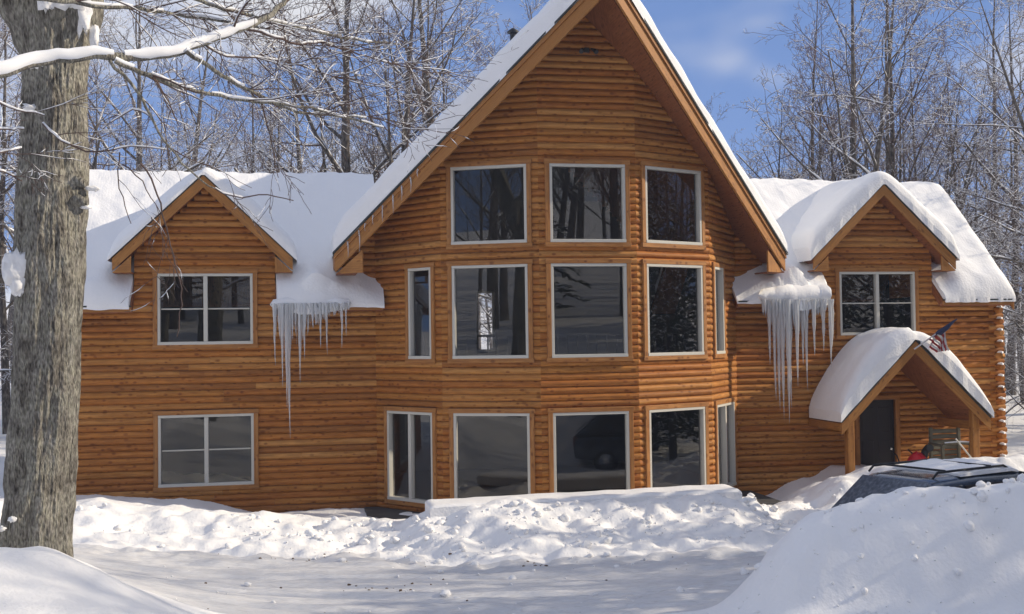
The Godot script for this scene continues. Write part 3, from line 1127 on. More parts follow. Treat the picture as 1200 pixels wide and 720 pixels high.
func build_ice() -> void:
	for s: float in [-1.0, 1.0]:
		var th := thing("icicle_cluster", "row of long grey icicles below the eave beside the bark tree dormer" if s < 0 else "thick white icicles and ice dripping beside the porch", "icicles")
		var x0 := -6.42 if s < 0 else 4.62
		var x1 := -4.80 if s < 0 else 6.34
		var mass := MB.new()
		var p := []
		var rr := []
		for k in 25:
			var t := k / 24.0
			var x := lerpf(x0 - 0.05, x1 + 0.05, t)
			p.append(V(x, (4.83 if s < 0 else 4.93) + 0.05 * nz.get_noise_2d(x * 3.0, 1.0), 0.52 + 0.05 * nz.get_noise_2d(x * 2.0, 8.0)))
			rr.append((0.13 if s < 0 else 0.16) * (1.0 + 0.45 * nz.get_noise_2d(x * 1.1, 4.0) + 0.15 * nz.get_noise_2d(x * 4.0, 9.0)) * edge(minf(t, 1.0 - t), 0.12, 0.1))
		mass.tube(p, rr, 18, true, 1.0 if s < 0 else 1.35)
		obj("ice_mass", mass, mat.snow, th)
		var long := [[-6.07, 2.85, 0.045], [-6.13, 2.2, 0.04], [-6.22, 1.75, 0.04], [-6.36, 1.3, 0.03], [-5.86, 1.7, 0.04], [-5.76, 1.2, 0.03], [-5.42, 0.95, 0.03], [-5.28, 1.1, 0.03], [-4.98, 0.95, 0.03], [-4.88, 0.7, 0.025]]
		if s > 0:
			long = [[4.80, 1.5, 0.05], [4.92, 2.3, 0.05], [5.02, 2.55, 0.055], [5.10, 2.75, 0.06], [5.20, 2.85, 0.06], [5.30, 2.5, 0.05], [5.42, 2.0, 0.05], [5.60, 1.5, 0.05], [5.72, 2.1, 0.05], [5.86, 1.3, 0.045], [6.10, 1.2, 0.05], [6.26, 1.65, 0.045], [6.33, 1.1, 0.04]]
		for q: Array in long:
			icicle(th, V(q[0], 4.83, 0.62 + rng.randf_range(-0.05, 0.08)), q[1], q[2] * 1.25)
		for k in 120:
			var x := lerpf(x0, x1, rng.randf())
			var far := 1.0 - absf((x - x0) / (x1 - x0) - (0.25 if s < 0 else 0.4))
			icicle(th, V(x, 4.84, 0.60 + rng.randf_range(-0.12, 0.12)), rng.randf_range(0.25, 0.95) * far * far + 0.1, rng.randf_range(0.02, 0.05))
	var small := thing("icicle_cluster", "few thin icicles hanging from the left rake of the great gable", "icicles")
	for k in 9:
		var x: float = -XE + 0.25 + k * 0.17 + rng.randf_range(-0.05, 0.05)
		var z := ZE + (XE - absf(x)) * (ZA - ZE) / XE + 0.12
		icicle(small, V(x, main_top(x) + 0.0, z), rng.randf_range(0.15, 0.55), 0.018)

# ---------------------------------------------------------------- small things

func build_small() -> void:
	# flag on its slanting pole at the porch peak
	var a := V(7.80, 3.66, PZ + 0.09)
	var b := V(8.68, 4.33, PZ + 0.42)
	var fl := thing("porch_flag", "striped red and white flag wrapped on a slanting pole at the porch peak", "flag", "", a)
	var pole := MB.new()
	pole.tube([V(0, 0, 0), b - a], [0.018, 0.015], 8)
	obj("pole", pole, mat.flag_white, fl)
	var wrap := MB.new()
	var d := (b - a)
	wrap.tube([d * 0.5, d * 0.58 + V(0, -0.03, 0), d * 0.75 + V(0, -0.03, 0), d * 0.9, d * 1.0], [0.03, 0.07, 0.055, 0.03, 0.015], 9)
	obj("canton", wrap, mat.flag_blue, fl)
	for k in 8:
		var st := MB.new()
		var pts := PackedVector3Array()
		for j in 9:
			var t := j / 8.0
			for i in 2:
				var u := 0.30 + 0.055 * (k + i) * 0.8
				var p := d * (u + 0.02) + V(0.16 * t + 0.05 * sin(t * 7.0 + k * 0.9), -0.50 * t * (0.6 + 0.05 * k), 0.05 * sin(t * 9.0 + k * 1.2))
				pts.append(p)
		st.grid(pts, 2, 9)
		obj("stripe", st, mat.flag_red if k % 2 == 0 else mat.flag_white, fl)
	# unlit lamp high in the gable
	var lamp := thing("gable_lamp", "small dark unlit lamp high on the gable logs", "lamp", "", V(0.02, 9.98, ZC + 0.05))
	var m := MB.new()
	m.box(Transform3D(Basis.IDENTITY, V(0, 0, 0.02)), V(0.12, 0.10, 0.05), 0.01)
	obj("plate", m, mat.dark_metal, lamp)
	for q: float in [-0.09, 0.09]:
		m = MB.new()
		m.tube([V(q, 0.02, 0.05), V(q * 1.4, -0.02, 0.12), V(q * 1.8, -0.08, 0.2)], [0.02, 0.035, 0.05], 10)
		obj("lamp_head", m, mat.dark_metal, lamp)
	# vent pipe that just clears the snow on the ridge
	var vent := thing("vent_pipe", "dark metal vent pipe sticking out of the gable roof snow", "pipe", "", V(-0.62, 10.4, -2.0))
	m = MB.new()
	m.tube([V(0, 0, 0), V(0, 1.12, 0)], [0.08, 0.08], 12)
	obj("pipe", m, mat.dark_metal, vent)
	m = MB.new()
	m.tube([V(0, 1.13, 0), V(0, 1.17, 0), V(0, 1.25, 0)], [0.15, 0.15, 0.03], 12)
	obj("cap", m, mat.dark_metal, vent)
	# red machine on the porch
	var sb := thing("snow_blower", "red rounded machine with a dark chute standing under the porch", "machine", "", V(8.12, 0.3, 1.15))
	m = MB.new()
	var pts := PackedVector3Array()
	for j in 9:
		for i in 13:
			var an := PI * i / 12.0
			var ph := PI * 0.5 * j / 8.0
			pts.append(V(-cos(an) * cos(ph) * 0.31, 0.55 + sin(ph) * 0.43 + 0.03 * sin(an * 2.0), sin(an) * cos(ph) * 0.26))
	m.grid(pts, 13, 9)
	m.box(Transform3D(Basis.IDENTITY, V(0, 0.42, 0.02)), V(0.6, 0.5, 0.42), 0.04)
	obj("housing", m, mat.red_plastic, sb)
	m = MB.new()
	m.tube([V(0.18, 0.8, -0.05), V(0.22, 0.98, -0.02), V(0.26, 1.07, 0.05), V(0.24, 1.08, 0.16)], [0.08, 0.085, 0.09, 0.085], 12)
	obj("chute", m, mat.dark_metal, sb)
	for q: float in [-0.33, 0.33]:
		m = MB.new()
		m.tube([V(q - 0.05, 0.2, -0.1), V(q + 0.05, 0.2, -0.1)], [0.2, 0.2], 18)
		obj("wheel", m, mat.tyre, sb)
	m = MB.new()
	for q: float in [-0.22, 0.22]:
		m.tube([V(q, 0.5, -0.25), V(q, 0.85, -0.5), V(q, 0.95, -0.75)], [0.015, 0.015, 0.018], 8)
	obj("handle", m, mat.dark_metal, sb)
	# bench with snow on its rails
	var be := thing("porch_bench", "weathered grey green bench with snow dusted rails on the porch", "bench", "", V(9.05, 0.3, 1.0))
	for q: float in [-0.36, 0.36]:
		for z: float in [-0.2, 0.28]:
			m = MB.new()
			m.box(Transform3D(Basis.IDENTITY, V(q, 0.55 if z > 0 else 0.75, z)), V(0.07, 1.1 if z > 0 else 1.5, 0.07), 0.006)
			obj("leg", m, mat.grey_wood, be)
		m = MB.new()
		m.box(Transform3D(Basis.IDENTITY, V(q, 1.125, 0.06)), V(0.10, 0.04, 0.62), 0.006)
		obj("armrest", m, mat.grey_wood, be)
	for k in 5:
		m = MB.new()
		m.box(Transform3D(Basis.IDENTITY, V(0, 0.62, -0.16 + k * 0.1)), V(0.8, 0.03, 0.085), 0.005)
		obj("seat_slat", m, mat.grey_wood, be)
	for k in 6:
		m = MB.new()
		m.box(Transform3D(Basis(V(1, 0, 0), -0.12), V(0, 0.78 + k * 0.125, -0.225)), V(0.66, 0.10, 0.025), 0.005)
		obj("back_slat", m, mat.grey_wood, be)
	m = MB.new()
	m.tube([V(-0.36, 1.16, 0.33), V(-0.1, 1.17, 0.33), V(0.36, 1.16, 0.33)], [0.02, 0.028, 0.02], 7)
	obj("front_rail", m, mat.grey_wood, be)
	var bs := MB.new()
	bs.tube([V(8.72, 1.487, 1.33), V(9.0, 1.497, 1.33), V(9.38, 1.487, 1.33)], [0.014, 0.022, 0.014], 7)
	bs.tube([V(9.41, 1.455, 0.85), V(9.41, 1.465, 1.1), V(9.41, 1.455, 1.32)], [0.03, 0.035, 0.03], 7, true, 0.6)
	single("bench_snow", bs, mat.branch_snow, "thin snow along the porch bench rail and arm", "snow")
	# shovel leaning on the bench
	var sh := thing("snow_shovel", "pale handled shovel leaning in the snow before the porch bench", "shovel", "", V(9.05, 1.0, 1.85))
	m = MB.new()
	m.tube([V(-0.32, 0.62, -0.1), V(0.05, 0.05, 0.1)], [0.018, 0.018], 8)
	obj("handle", m, mat.frame_white, sh)
	m = MB.new()
	m.box(T(V(0.16, -0.12, 0.15), V(0.55, -0.8, 0.25)), V(0.4, 0.03, 0.4), 0.01)
	obj("blade", m, mat.dark_metal, sh)

func build_clods() -> void:
	var lump := MB.new()
	var pts := PackedVector3Array()
	for j in 6:
		for i in 9:
			var an := -TAU * i / 8.0
			var ph := PI * (j / 5.0 - 0.5)
			var q := V(cos(an) * cos(ph), sin(ph) * 0.75, sin(an) * cos(ph))
			pts.append(q * (1.0 + 0.45 * nz.get_noise_3dv(q * 1.3 + V(4, 4, 4))))
	lump.grid(pts, 9, 6)
	var lm := lump.mesh()
	lm.surface_set_material(0, mat.snow)
	var list: Array[Transform3D] = []
	var tries := 0
	while list.size() < 1100 and tries < 20000:
		tries += 1
		var x := rng.randf_range(-10.0, 7.0)
		var cz := table(CREST_Z, x)
		var z := cz + absf(rng.randfn(0.9, 0.75))
		if rng.randf() < 0.10:
			x = rng.randf_range(-8.0, 2.0)
			z = rng.randf_range(6.0, 11.5)
		if rng.randf() < 0.2:
			var a := rng.randf_range(-0.2, 1.0)
			x = lerpf(-0.4, 4.0, a)
			z = 12.6 + rng.randf_range(-0.6, 1.7)
		if x < -7.2 and z < 6.0 and rng.randf() < 0.8:
			continue
		var s := 0.012 + 0.085 * pow(rng.randf(), 3.4)
		if nz.get_noise_2d(x * 0.8 + 60.0, z * 0.8) < 0.0 and s > 0.03:
			continue
		var b := Basis.from_euler(V(rng.randf() * TAU, rng.randf() * TAU, rng.randf() * TAU)).scaled(V(s, s * rng.randf_range(0.6, 1.0), s))
		list.append(Transform3D(b, V(x, ground_y(x, z) + s * 0.25, z)))
	scatter("snow_clods", lm, list, "broken snow clods scattered over the ploughed banks", "snow")
	var dl: Array[Transform3D] = []
	for k in 80:
		var c: Vector3 = [V(-6.1, 0, 5.4), V(-5.6, 0, 5.9), V(-5.0, 0, 8.6), V(-2.0, 0, 7.2), V(0.4, 0, 8.4)][k % 5] if k < 60 else V(rng.randf_range(-7.5, 1.5), 0, rng.randf_range(5.8, 11.0))
		var sp := 0.28 if k < 60 else 0.0
		var x := c.x + rng.randfn(0.0, 1.0) * sp * 1.6
		var z := c.z + rng.randfn(0.0, 1.0) * sp * 0.5
		var s := 0.006 + 0.016 * pow(rng.randf(), 3.0)
		dl.append(Transform3D(Basis.from_euler(V(rng.randf() * TAU, rng.randf() * TAU, 0)).scaled(V(s * 1.5, s, s)), V(x, ground_y(x, z) + s * 0.2, z)))
	var dm := lump.mesh()
	dm.surface_set_material(0, mat.dirt)
	scatter("dirt_crumbs", dm, dl, "crumbs of brown dirt and bark strewn on the packed driveway", "dirt")

func scatter(called: String, m: Mesh, list: Array[Transform3D], label: String, category: String) -> void:
	var mm := MultiMesh.new()
	mm.transform_format = MultiMesh.TRANSFORM_3D
	mm.mesh = m
	mm.instance_count = list.size()
	for i in list.size():
		mm.set_instance_transform(i, list[i])
	var o := MultiMeshInstance3D.new()
	o.name = called
	o.multimesh = mm
	add_child(o)
	tag(o, label, category, "", "stuff")

# ---------------------------------------------------------------- the car

func loft(st: Array, n: int) -> MB:                              # stations [x, y0, y1, half width low, half width high], squared-off round sections
	var mb := MB.new()
	var pts := PackedVector3Array()
	for s: Array in st:
		for k in n + 1:
			var a := TAU * k / n
			var c := cos(a)
			var q := sin(a)
			var cy: float = signf(q) * pow(absf(q), 0.38)
			var cz: float = signf(c) * pow(absf(c), 0.38)
			var t := (cy + 1.0) * 0.5
			pts.append(V(s[0], lerpf(s[1], s[2], t), cz * lerpf(s[3], s[4], t)))
	mb.grid(pts, n + 1, st.size())
	var c := st.size()
	for e in 2:
		var base := 0 if e == 0 else (c - 1) * (n + 1)
		for k in range(1, n - 1):
			if e == 0:
				mb.tri(pts[base], pts[base + k], pts[base + k + 1])
			else:
				mb.tri(pts[base], pts[base + k + 1], pts[base + k])
	return mb

func build_car() -> void:
	var car := thing("parked_car", "dark blue grey car with frosted slanting glass and roof rails behind the snow pile", "car", "", CAR_AT)
	car.rotation.y = CAR_TURN
	var body := loft([[-2.28, 0.5, 0.95, 0.6, 0.6], [-2.22, 0.36, 1.0, 0.82, 0.8], [-1.6, 0.3, 1.04, 0.9, 0.86], [0.0, 0.28, 1.02, 0.91, 0.87], [1.2, 0.3, 1.02, 0.9, 0.86], [1.9, 0.32, 0.95, 0.88, 0.8], [2.2, 0.36, 0.84, 0.8, 0.7], [2.3, 0.45, 0.72, 0.6, 0.55]], 32)
	obj("body", body, mat.car_paint, car)
	var cab := loft([[-2.22, 0.98, 1.02, 0.78, 0.76], [-1.58, 1.0, 1.60, 0.8, 0.62], [-1.40, 1.0, 1.655, 0.82, 0.635], [-0.6, 1.0, 1.68, 0.83, 0.65], [0.35, 1.0, 1.655, 0.83, 0.64], [0.55, 1.0, 1.60, 0.82, 0.63], [1.22, 0.98, 1.03, 0.80, 0.78]], 32)
	obj("cabin", cab, mat.car_paint, car)
	var ws := MB.new()
	var wp := PackedVector3Array()
	for j in 7:
		for i in 11:
			var t := j / 6.0
			var u := i / 10.0 - 0.5
			var o := 0.016
			wp.append(V(lerpf(1.24, 0.54, t) + o * 0.8 + 0.05 - 0.24 * u * u, lerpf(1.02, 1.60, t) + o, -u * lerpf(1.46, 1.16, t)))
	ws.grid(wp, 11, 7)
	obj("windscreen", ws, mat.frosted_glass, car)
	ws = MB.new()
	wp = PackedVector3Array()
	for j in 7:
		for i in 11:
			var t := j / 6.0
			var u := i / 10.0 - 0.5
			wp.append(V(lerpf(-2.20, -1.56, t) - 0.045 + 0.18 * u * u, lerpf(1.06, 1.60, t) + 0.016, u * lerpf(1.44, 1.16, t)))
	ws.grid(wp, 11, 7)
	obj("rear_window", ws, mat.frosted_glass, car)
	var rw := MB.new()
	rw.tube([V(-2.26, 1.07, 0.0), V(-1.98, 1.33, 0.30)], [0.013, 0.008], 6)
	obj("rear_wiper", rw, mat.car_black, car)
	for s: float in [-1.0, 1.0]:
		var tl := MB.new()
		tl.box(Transform3D(Basis.IDENTITY, V(-2.2, 0.86, s * 0.7)), V(0.14, 0.26, 0.16), 0.03)
		obj("tail_light", tl, mat.flag_red, car)
	for s: float in [-1.0, 1.0]:
		for q: Array in [[-1.85, -1.05], [-0.97, -0.12], [-0.04, 0.78]]:
			var w := MB.new()
			var x1: float = q[1] if q[1] < 0.5 else 0.42
			var f := [V(q[0], 1.08, s * 0.834), V(q[1], 1.08, s * 0.834), V(x1, 1.54, s * 0.70), V(q[0] + (0.35 if q[0] < -1.5 else 0.03), 1.54, s * 0.70)]
			if s < 0:
				f.reverse()
			w.slab(f, V(0, 0, -s * 0.01))
			obj("side_window", w, mat.door_paint, car)
		var rail := MB.new()
		rail.tube([V(-1.45, 1.66, s * 0.56), V(-1.35, 1.735, s * 0.56), V(0.1, 1.735, s * 0.56), V(0.25, 1.67, s * 0.56)], [0.016, 0.018, 0.018, 0.016], 8)
		obj("roof_rail", rail, mat.car_black, car)
		var hl := MB.new()
		hl.box(Transform3D(Basis(V(0, 1, 0), s * -0.35), V(2.18, 0.72, s * 0.6)), V(0.12, 0.16, 0.3), 0.03)
		obj("headlight", hl, mat.lamp_glass, car)
		var mi := MB.new()
		mi.box(Transform3D(Basis.IDENTITY, V(0.85, 1.1, s * 0.98)), V(0.09, 0.14, 0.2), 0.03)
		obj("mirror", mi, mat.car_paint, car)
		for x: float in [-1.38, 1.38]:
			var wh := part("wheel", car)
			var ty := MB.new()
			ty.tube([V(x, 0.33, s * 0.68), V(x, 0.33, s * 0.71), V(x, 0.33, s * 0.87), V(x, 0.33, s * 0.9)], [0.28, 0.33, 0.33, 0.28], 24)
			obj("tyre", ty, mat.tyre, wh)
			var ri := MB.new()
			ri.tube([V(x, 0.33, s * 0.88), V(x, 0.33, s * 0.905), V(x, 0.33, s * 0.91)], [0.21, 0.2, 0.08], 16)
			obj("rim", ri, mat.chrome, wh)
	for x: float in [-1.2, -0.2]:
		var cb := MB.new()
		cb.tube([V(x, 1.745, -0.57), V(x, 1.75, 0.57)], [0.015, 0.015], 8)
		obj("cross_bar", cb, mat.car_black, car)
	for q: float in [-0.25, 0.35]:
		var wi := MB.new()
		wi.tube([V(1.26, 1.05, q), V(0.95, 1.32, q + 0.28)], [0.012, 0.008], 6)
		obj("wiper", wi, mat.car_black, car)
	var gr := MB.new()
	gr.box(Transform3D(Basis.IDENTITY, V(2.27, 0.68, 0)), V(0.06, 0.14, 0.8), 0.02)
	obj("grille", gr, mat.car_black, car)
	var sn := cloth(34, 16, func(u: float, v: float) -> Array:
		var x := lerpf(-0.9, 0.4, u)
		var z := lerpf(0.6, -0.6, v)
		var t := 0.09 * edge(minf(x + 0.92, 0.42 - x), 0.5, 0.05) * edge(0.62 - absf(z), 0.3, 0.1) * (1.0 + 0.5 * nz.get_noise_2d(x * 2.5, z * 2.5))
		var y := 1.672 - 0.04 * z * z - (0.12 * pow(clampf((x - 0.2) / 0.4, 0, 1), 2.0))
		return [V(x, y + t, z), V(x, y - 0.01, z)])
	for k in sn.v.size():
		sn.v[k] = car.transform * sn.v[k]
		sn.n[k] = car.transform.basis * sn.n[k]
	single("car_snow", sn, mat.snow, "rounded snow left on the roof of the parked car", "snow")

const CAR_AT := Vector3(3.85, 0.36, 9.66)
const CAR_TURN := 0.349

# ---------------------------------------------------------------- trees

var tree_bits: Array = []                                        # trunk, branches, twigs, snow of the tree that is growing

func snow_on(mb: MB, p: Array, r: Array, chance: float, fat: float) -> void:
	for i in p.size() - 1:
		var d: Vector3 = (p[i + 1] - p[i])
		var flat := 1.0 - absf(d.normalized().y)
		if flat < 0.18 or rng.randf() > chance:
			continue
		var ra: float = maxf(r[i] * 0.82, 0.006) * fat
		var rb: float = maxf(r[i + 1] * 0.82, 0.006) * fat
		mb.tube([p[i] + V(0, r[i] * 0.55 + ra * 0.45, 0), (p[i] + p[i + 1]) * 0.5 + V(0, (r[i] + r[i + 1]) * 0.28 + ra * rng.randf_range(0.5, 0.9), 0), p[i + 1] + V(0, r[i + 1] * 0.55 + rb * 0.45, 0)], [ra * 0.55, ra, rb * 0.55], 4, false)

func grow(p0: Vector3, dir: Vector3, l: float, r: float, level: int, k: Dictionary) -> void:
	var seg: int = [9, 6, 4, 3, 2][level]
	var p := [p0]
	var rr := [r]
	var d := dir
	var w: float = k.wander * [0.35, 1.0, 1.2, 1.4, 1.4][level]
	for i in seg:
		d = (d + V(rng.randf_range(-1, 1), rng.randf_range(-1, 1), rng.randf_range(-1, 1)) * w + V(0, k.lift * (0.3 if level == 0 else 1.0), 0)).normalized()
		p.append(p[i] + d * (l / seg))
		var t := float(i + 1) / seg
		rr.append(maxf(r * lerpf(1.0, 0.32 if level > 0 else 0.05, pow(t, 0.9)), 0.0045))
	var into: int = 0 if level == 0 else (1 if level <= 1 else 2)
	tree_bits[into].tube(p, rr, [10, 6, 4, 3, 3][level], level == 0)
	if k.snow > 0.0 and level > 0:
		snow_on(tree_bits[3], p, rr, k.snow, 1.25 if level < 3 else 1.4)
	if level >= k.levels:
		return
	var count: int = k.count[level]
	for c in count:
		var t := lerpf(k.clear if level == 0 else 0.22, 0.99, (c + rng.randf()) / count)
		var i := mini(int(t * seg), seg - 1)
		var at: Vector3 = p[i].lerp(p[i + 1], t * seg - i)
		var axis: Vector3 = (p[i + 1] - p[i]).normalized()
		var around := rng.randf() * TAU
		var side := axis.cross(V(0.31, 0.2, 0.93)).normalized().rotated(axis, around)
		var spread: float = deg_to_rad(rng.randf_range(k.angle[0], k.angle[1]))
		var nd := (axis * cos(spread) + side * sin(spread)).normalized()
		var nl: float = l * k.ratio[level] * rng.randf_range(0.7, 1.15) * (lerpf(1.15, 0.45, t) if level == 0 else lerpf(1.0, 0.6, t))
		var nr: float = lerpf(rr[i], rr[i + 1], 0.5) * rng.randf_range(0.38, 0.55)
		grow(at, nd, nl, maxf(nr, 0.005), level + 1, k)

func prototype(seed_: int, k: Dictionary) -> Array:
	rng.seed = seed_
	tree_bits = [MB.new(), MB.new(), MB.new(), MB.new()]
	if k.has("stems"):
		for s in k.stems:
			var a: float = TAU * s / k.stems + rng.randf_range(-0.3, 0.3)
			var lean: float = rng.randf_range(0.08, k.fan)
			grow(V(cos(a) * 0.25, -0.2, sin(a) * 0.25), V(cos(a) * lean, 1.0, sin(a) * lean).normalized(), k.height * rng.randf_range(0.75, 1.05), k.radius * rng.randf_range(0.7, 1.1), 0, k)
	else:
		grow(V(0, -0.3, 0), V(k.lean, 1.0, k.get("lean_z", 0.0)).normalized(), k.height, k.radius, 0, k)
	print("tree ", tree_bits[0].size() + tree_bits[1].size() + tree_bits[2].size() + tree_bits[3].size())
	return [tree_bits[0].mesh(), tree_bits[1].mesh(), tree_bits[2].mesh(), tree_bits[3].mesh() if tree_bits[3].v.size() else null]

func plant(pr: Array, called: String, label: String, group: String, at: Vector3, turn: float, scale_: float, red := false) -> Node3D:
	var o := thing(called, label, "tree", group, at)
	o.rotation.y = turn
	o.scale = Vector3.ONE * scale_
	var names := ["trunk", "limbs", "twigs", "branch_snow"]
	var mats := [mat.forest_bark, mat.forest_bark, mat.twig_red if red else mat.twig, mat.branch_snow]
	for i in 4:
		if pr[i] == null:
			continue
		var m := MeshInstance3D.new()
		m.name = names[i]
		m.mesh = pr[i]
		m.material_override = mats[i]
		o.add_child(m, true)
		if i > 1:
			m.set_meta("kind", "stuff")
	return o

func build_forest() -> void:
	var broad := {"height": 17.0, "radius": 0.30, "lean": 0.03, "wander": 0.13, "lift": 0.06, "levels": 4, "count": [17, 7, 5, 4], "ratio": [0.36, 0.50, 0.50, 0.55], "angle": [32.0, 62.0], "clear": 0.22, "snow": 0.6}
	var snowy := broad.duplicate(true)
	snowy.merge({"height": 13.0, "radius": 0.15, "wander": 0.17, "lift": 0.0, "count": [16, 7, 5, 4], "angle": [40.0, 80.0], "ratio": [0.34, 0.52, 0.52, 0.55], "snow": 0.65, "clear": 0.15}, true)
	var slim := broad.duplicate(true)
	slim.merge({"height": 15.0, "radius": 0.14, "wander": 0.13, "lift": 0.06, "count": [15, 6, 4, 3], "angle": [26.0, 55.0], "ratio": [0.34, 0.5, 0.5, 0.5], "clear": 0.25, "snow": 0.2}, true)
	var leaning := broad.duplicate(true)
	leaning.merge({"height": 14.0, "radius": 0.17, "lean": -0.42, "lean_z": 0.05, "lift": 0.0, "wander": 0.12, "snow": 0.7}, true)
	var clump := slim.duplicate(true)
	clump.merge({"stems": 9, "fan": 0.34, "height": 14.0, "radius": 0.12, "count": [11, 5, 4, 2], "lift": 0.05, "snow": 0.25, "clear": 0.2}, true)
	var protos := {
		"broad": [prototype(101, broad), prototype(102, broad), prototype(103, broad)],
		"snowy": [prototype(201, snowy), prototype(202, snowy), prototype(203, snowy)],
		"slim": [prototype(301, slim), prototype(302, slim), prototype(303, slim)],
		"leaning": [prototype(401, leaning)],
		"clump": [prototype(501, clump), prototype(502, clump)],
	}
	var labels := {
		"broad": "tall bare hardwood with a thick grey trunk in the woods behind",
		"snowy": "bare tree behind the house with twigs whitened by snow",
		"slim": "slender bare tree with upright reddish twigs behind the house",
		"leaning": "bare tree leaning over towards the porch wing with snow along its trunk",
		"clump": "clump of thin bare stems fanning up from one root behind the porch wing",
	}
	var groups := {"broad": "thick trunked trees in the woods", "snowy": "snow whitened trees in the woods", "slim": "slender trees in the woods", "leaning": "leaning trees", "clump": "stem clumps"}
	# those the picture shows singly: kind, which, x, z, scale, turn
	var named := [
		["broad", 0, -1.1, -10.8, 1.05, 0.4, "thick trunked hardwood with snow in its forks rising just behind the vent pipe"],
		["slim", 0, -3.0, -9.6, 0.95, 1.0, "slender dark stem close beside the thick hardwood behind the gable"],
		["snowy", 0, -1.9, -12.5, 1.1, 2.0, "snow whitened tree tangled with the thick hardwood behind the gable"],
		["slim", 1, -6.4, -17.8, 1.0, 0.2, "slender tree standing behind the ridge between gable and bark tree dormer"],
		["broad", 1, -12.6, -15.2, 0.95, 3.0, "grey trunked hardwood showing just beside the massive bark tree"],
		["snowy", 1, -4.8, -11.8, 1.0, 4.0, "snow whitened tree over the ridge behind the bark tree wing"],
		["clump", 0, 15.4, -11.6, 1.0, 0.5, "large clump of thin bare stems fanning up behind the porch dormer"],
		["clump", 1, 17.4, -14.2, 0.92, 1.9, "farther clump of bare stems half hidden by the large fanning clump"],
		["slim", 2, 13.1, -12.0, 0.85, 2.6, "slender reddish tree next to the large clump of stems"],
		["slim", 0, 11.4, -13.4, 0.8, 4.4, "slender tree over the ridge between the gable and the stem clump"],
		["leaning", 0, 19.2, -5.6, 1.05, 0.1, "tree leaning strongly over towards the porch wing roof, snow along its trunk"],
		["snowy", 2, 16.6, -2.6, 0.8, 2.2, "snow whitened tree close by the corner log ends of the porch wing"],
		["slim", 1, 9.4, -16.0, 0.75, 5.0, "short slender tree showing just above the ridge next to the gable snow"],
		["snowy", 0, 18.9, -7.4, 0.9, 3.3, "snow whitened tree behind the foot of the leaning tree"],
		["slim", 2, 17.6, -4.4, 0.95, 1.1, "slender upright tree in front of the leaning tree"],
		["snowy", 1, 7.6, -19.0, 0.62, 0.9, "small snow whitened tree beyond the ridge beside the gable"],
		["broad", 2, 20.6, -9.5, 0.9, 2.0, "grey trunked hardwood behind the leaning tree"],
		["leaning", 0, 23.5, -3.2, 0.8, 0.5, "smaller tree leaning the same way as the big leaning tree"],
		["snowy", 1, 14.2, -7.6, 0.7, 1.2, "low snow whitened tree right behind the porch wing corner"],
		["snowy", 2, 15.4, -8.8, 0.75, 5.2, "low snow whitened tree beyond the porch wing corner with drooping twigs"],
		["snowy", 0, -14.6, -3.5, 0.8, 2.8, "snow whitened tree half hidden by the massive bark trunk"],
		["snowy", 2, -16.0, -8.0, 0.9, 0.7, "snow whitened tree farther back behind the massive bark trunk"],
		["broad", 2, -15.2, -12.0, 0.9, 1.7, "hardwood behind the massive bark trunk with level snowy limbs"]]
	for q: Array in named:
		plant(protos[q[0]][q[1]], "bare_tree", q[6], groups[q[0]], V(q[2], ground_y(q[2], q[3]), q[3]), q[5], q[4], q[0] == "slim" or q[0] == "clump")
	rng.seed = 77
	var put := 0
	while put < 92:                                               # the wood behind, thick on one side and open beside the gable
		var z := -11.0 - 46.0 * pow(rng.randf(), 1.5)
		var dd := 25.0 - z
		var px := rng.randf_range(-30.0, 1280.0)
		if px > 780.0 and px < 930.0 and (rng.randf() < 0.6 or z > -26.0):
			continue
		var x := -6.0 + dd * 0.196 + (px - 600.0) / 1316.0 * dd
		if px > 960.0 and rng.randf() < 0.1:
			continue
		var kind := "snowy" if rng.randf() < 0.42 else ("slim" if rng.randf() < 0.6 else "broad")
		if px > 760.0 and kind == "broad":
			kind = "slim"
		var sc := rng.randf_range(0.75, 1.1) * (0.8 if px > 760.0 and px < 960.0 else (1.2 if px > 960.0 else 1.0))
		plant(protos[kind][rng.randi() % 3], "bare_tree", labels[kind], groups[kind], V(x, ground_y(x, z), z), rng.randf() * TAU, sc, kind == "slim")
		put += 1
	# the wood that the windows mirror, and the trees beside the drive whose branches shade the snow
	put = 0
	while put < 60:
		var z := rng.randf_range(27.0, 62.0)
		var x := rng.randf_range(-34.0, 40.0)
		if absf(x + 6.0) < 3.5 and z < 34.0:
			continue
		var kind := "broad" if rng.randf() < 0.6 else "slim"
		plant(protos[kind][rng.randi() % 3], "bare_tree", "bare tree on the slope across the drive, mirrored in the windows" if kind == "broad" else "slender bare tree on the slope across the drive, mirrored in the windows", "trees across the drive", V(x, ground_y(x, z), z), rng.randf() * TAU, rng.randf_range(0.85, 1.25))
		put += 1
	put = 0
	while put < 14:
		var x := rng.randf_range(14.0, 42.0)
		var z := rng.randf_range(16.0, 36.0)
		plant(protos["broad"][rng.randi() % 3], "bare_tree", "bare tree on the slope across the drive, mirrored in the windows", "trees across the drive", V(x, ground_y(x, z), z), rng.randf() * TAU, rng.randf_range(0.8, 1.1))
		put += 1
	for q: Array in SIDE:
		plant(protos[q[0]][q[1]], "bare_tree", "bare tree beyond the porch end that throws branch shadows on the snow", "trees beyond the porch end", V(q[2], ground_y(q[2], q[3]), q[3]), q[2], q[4])
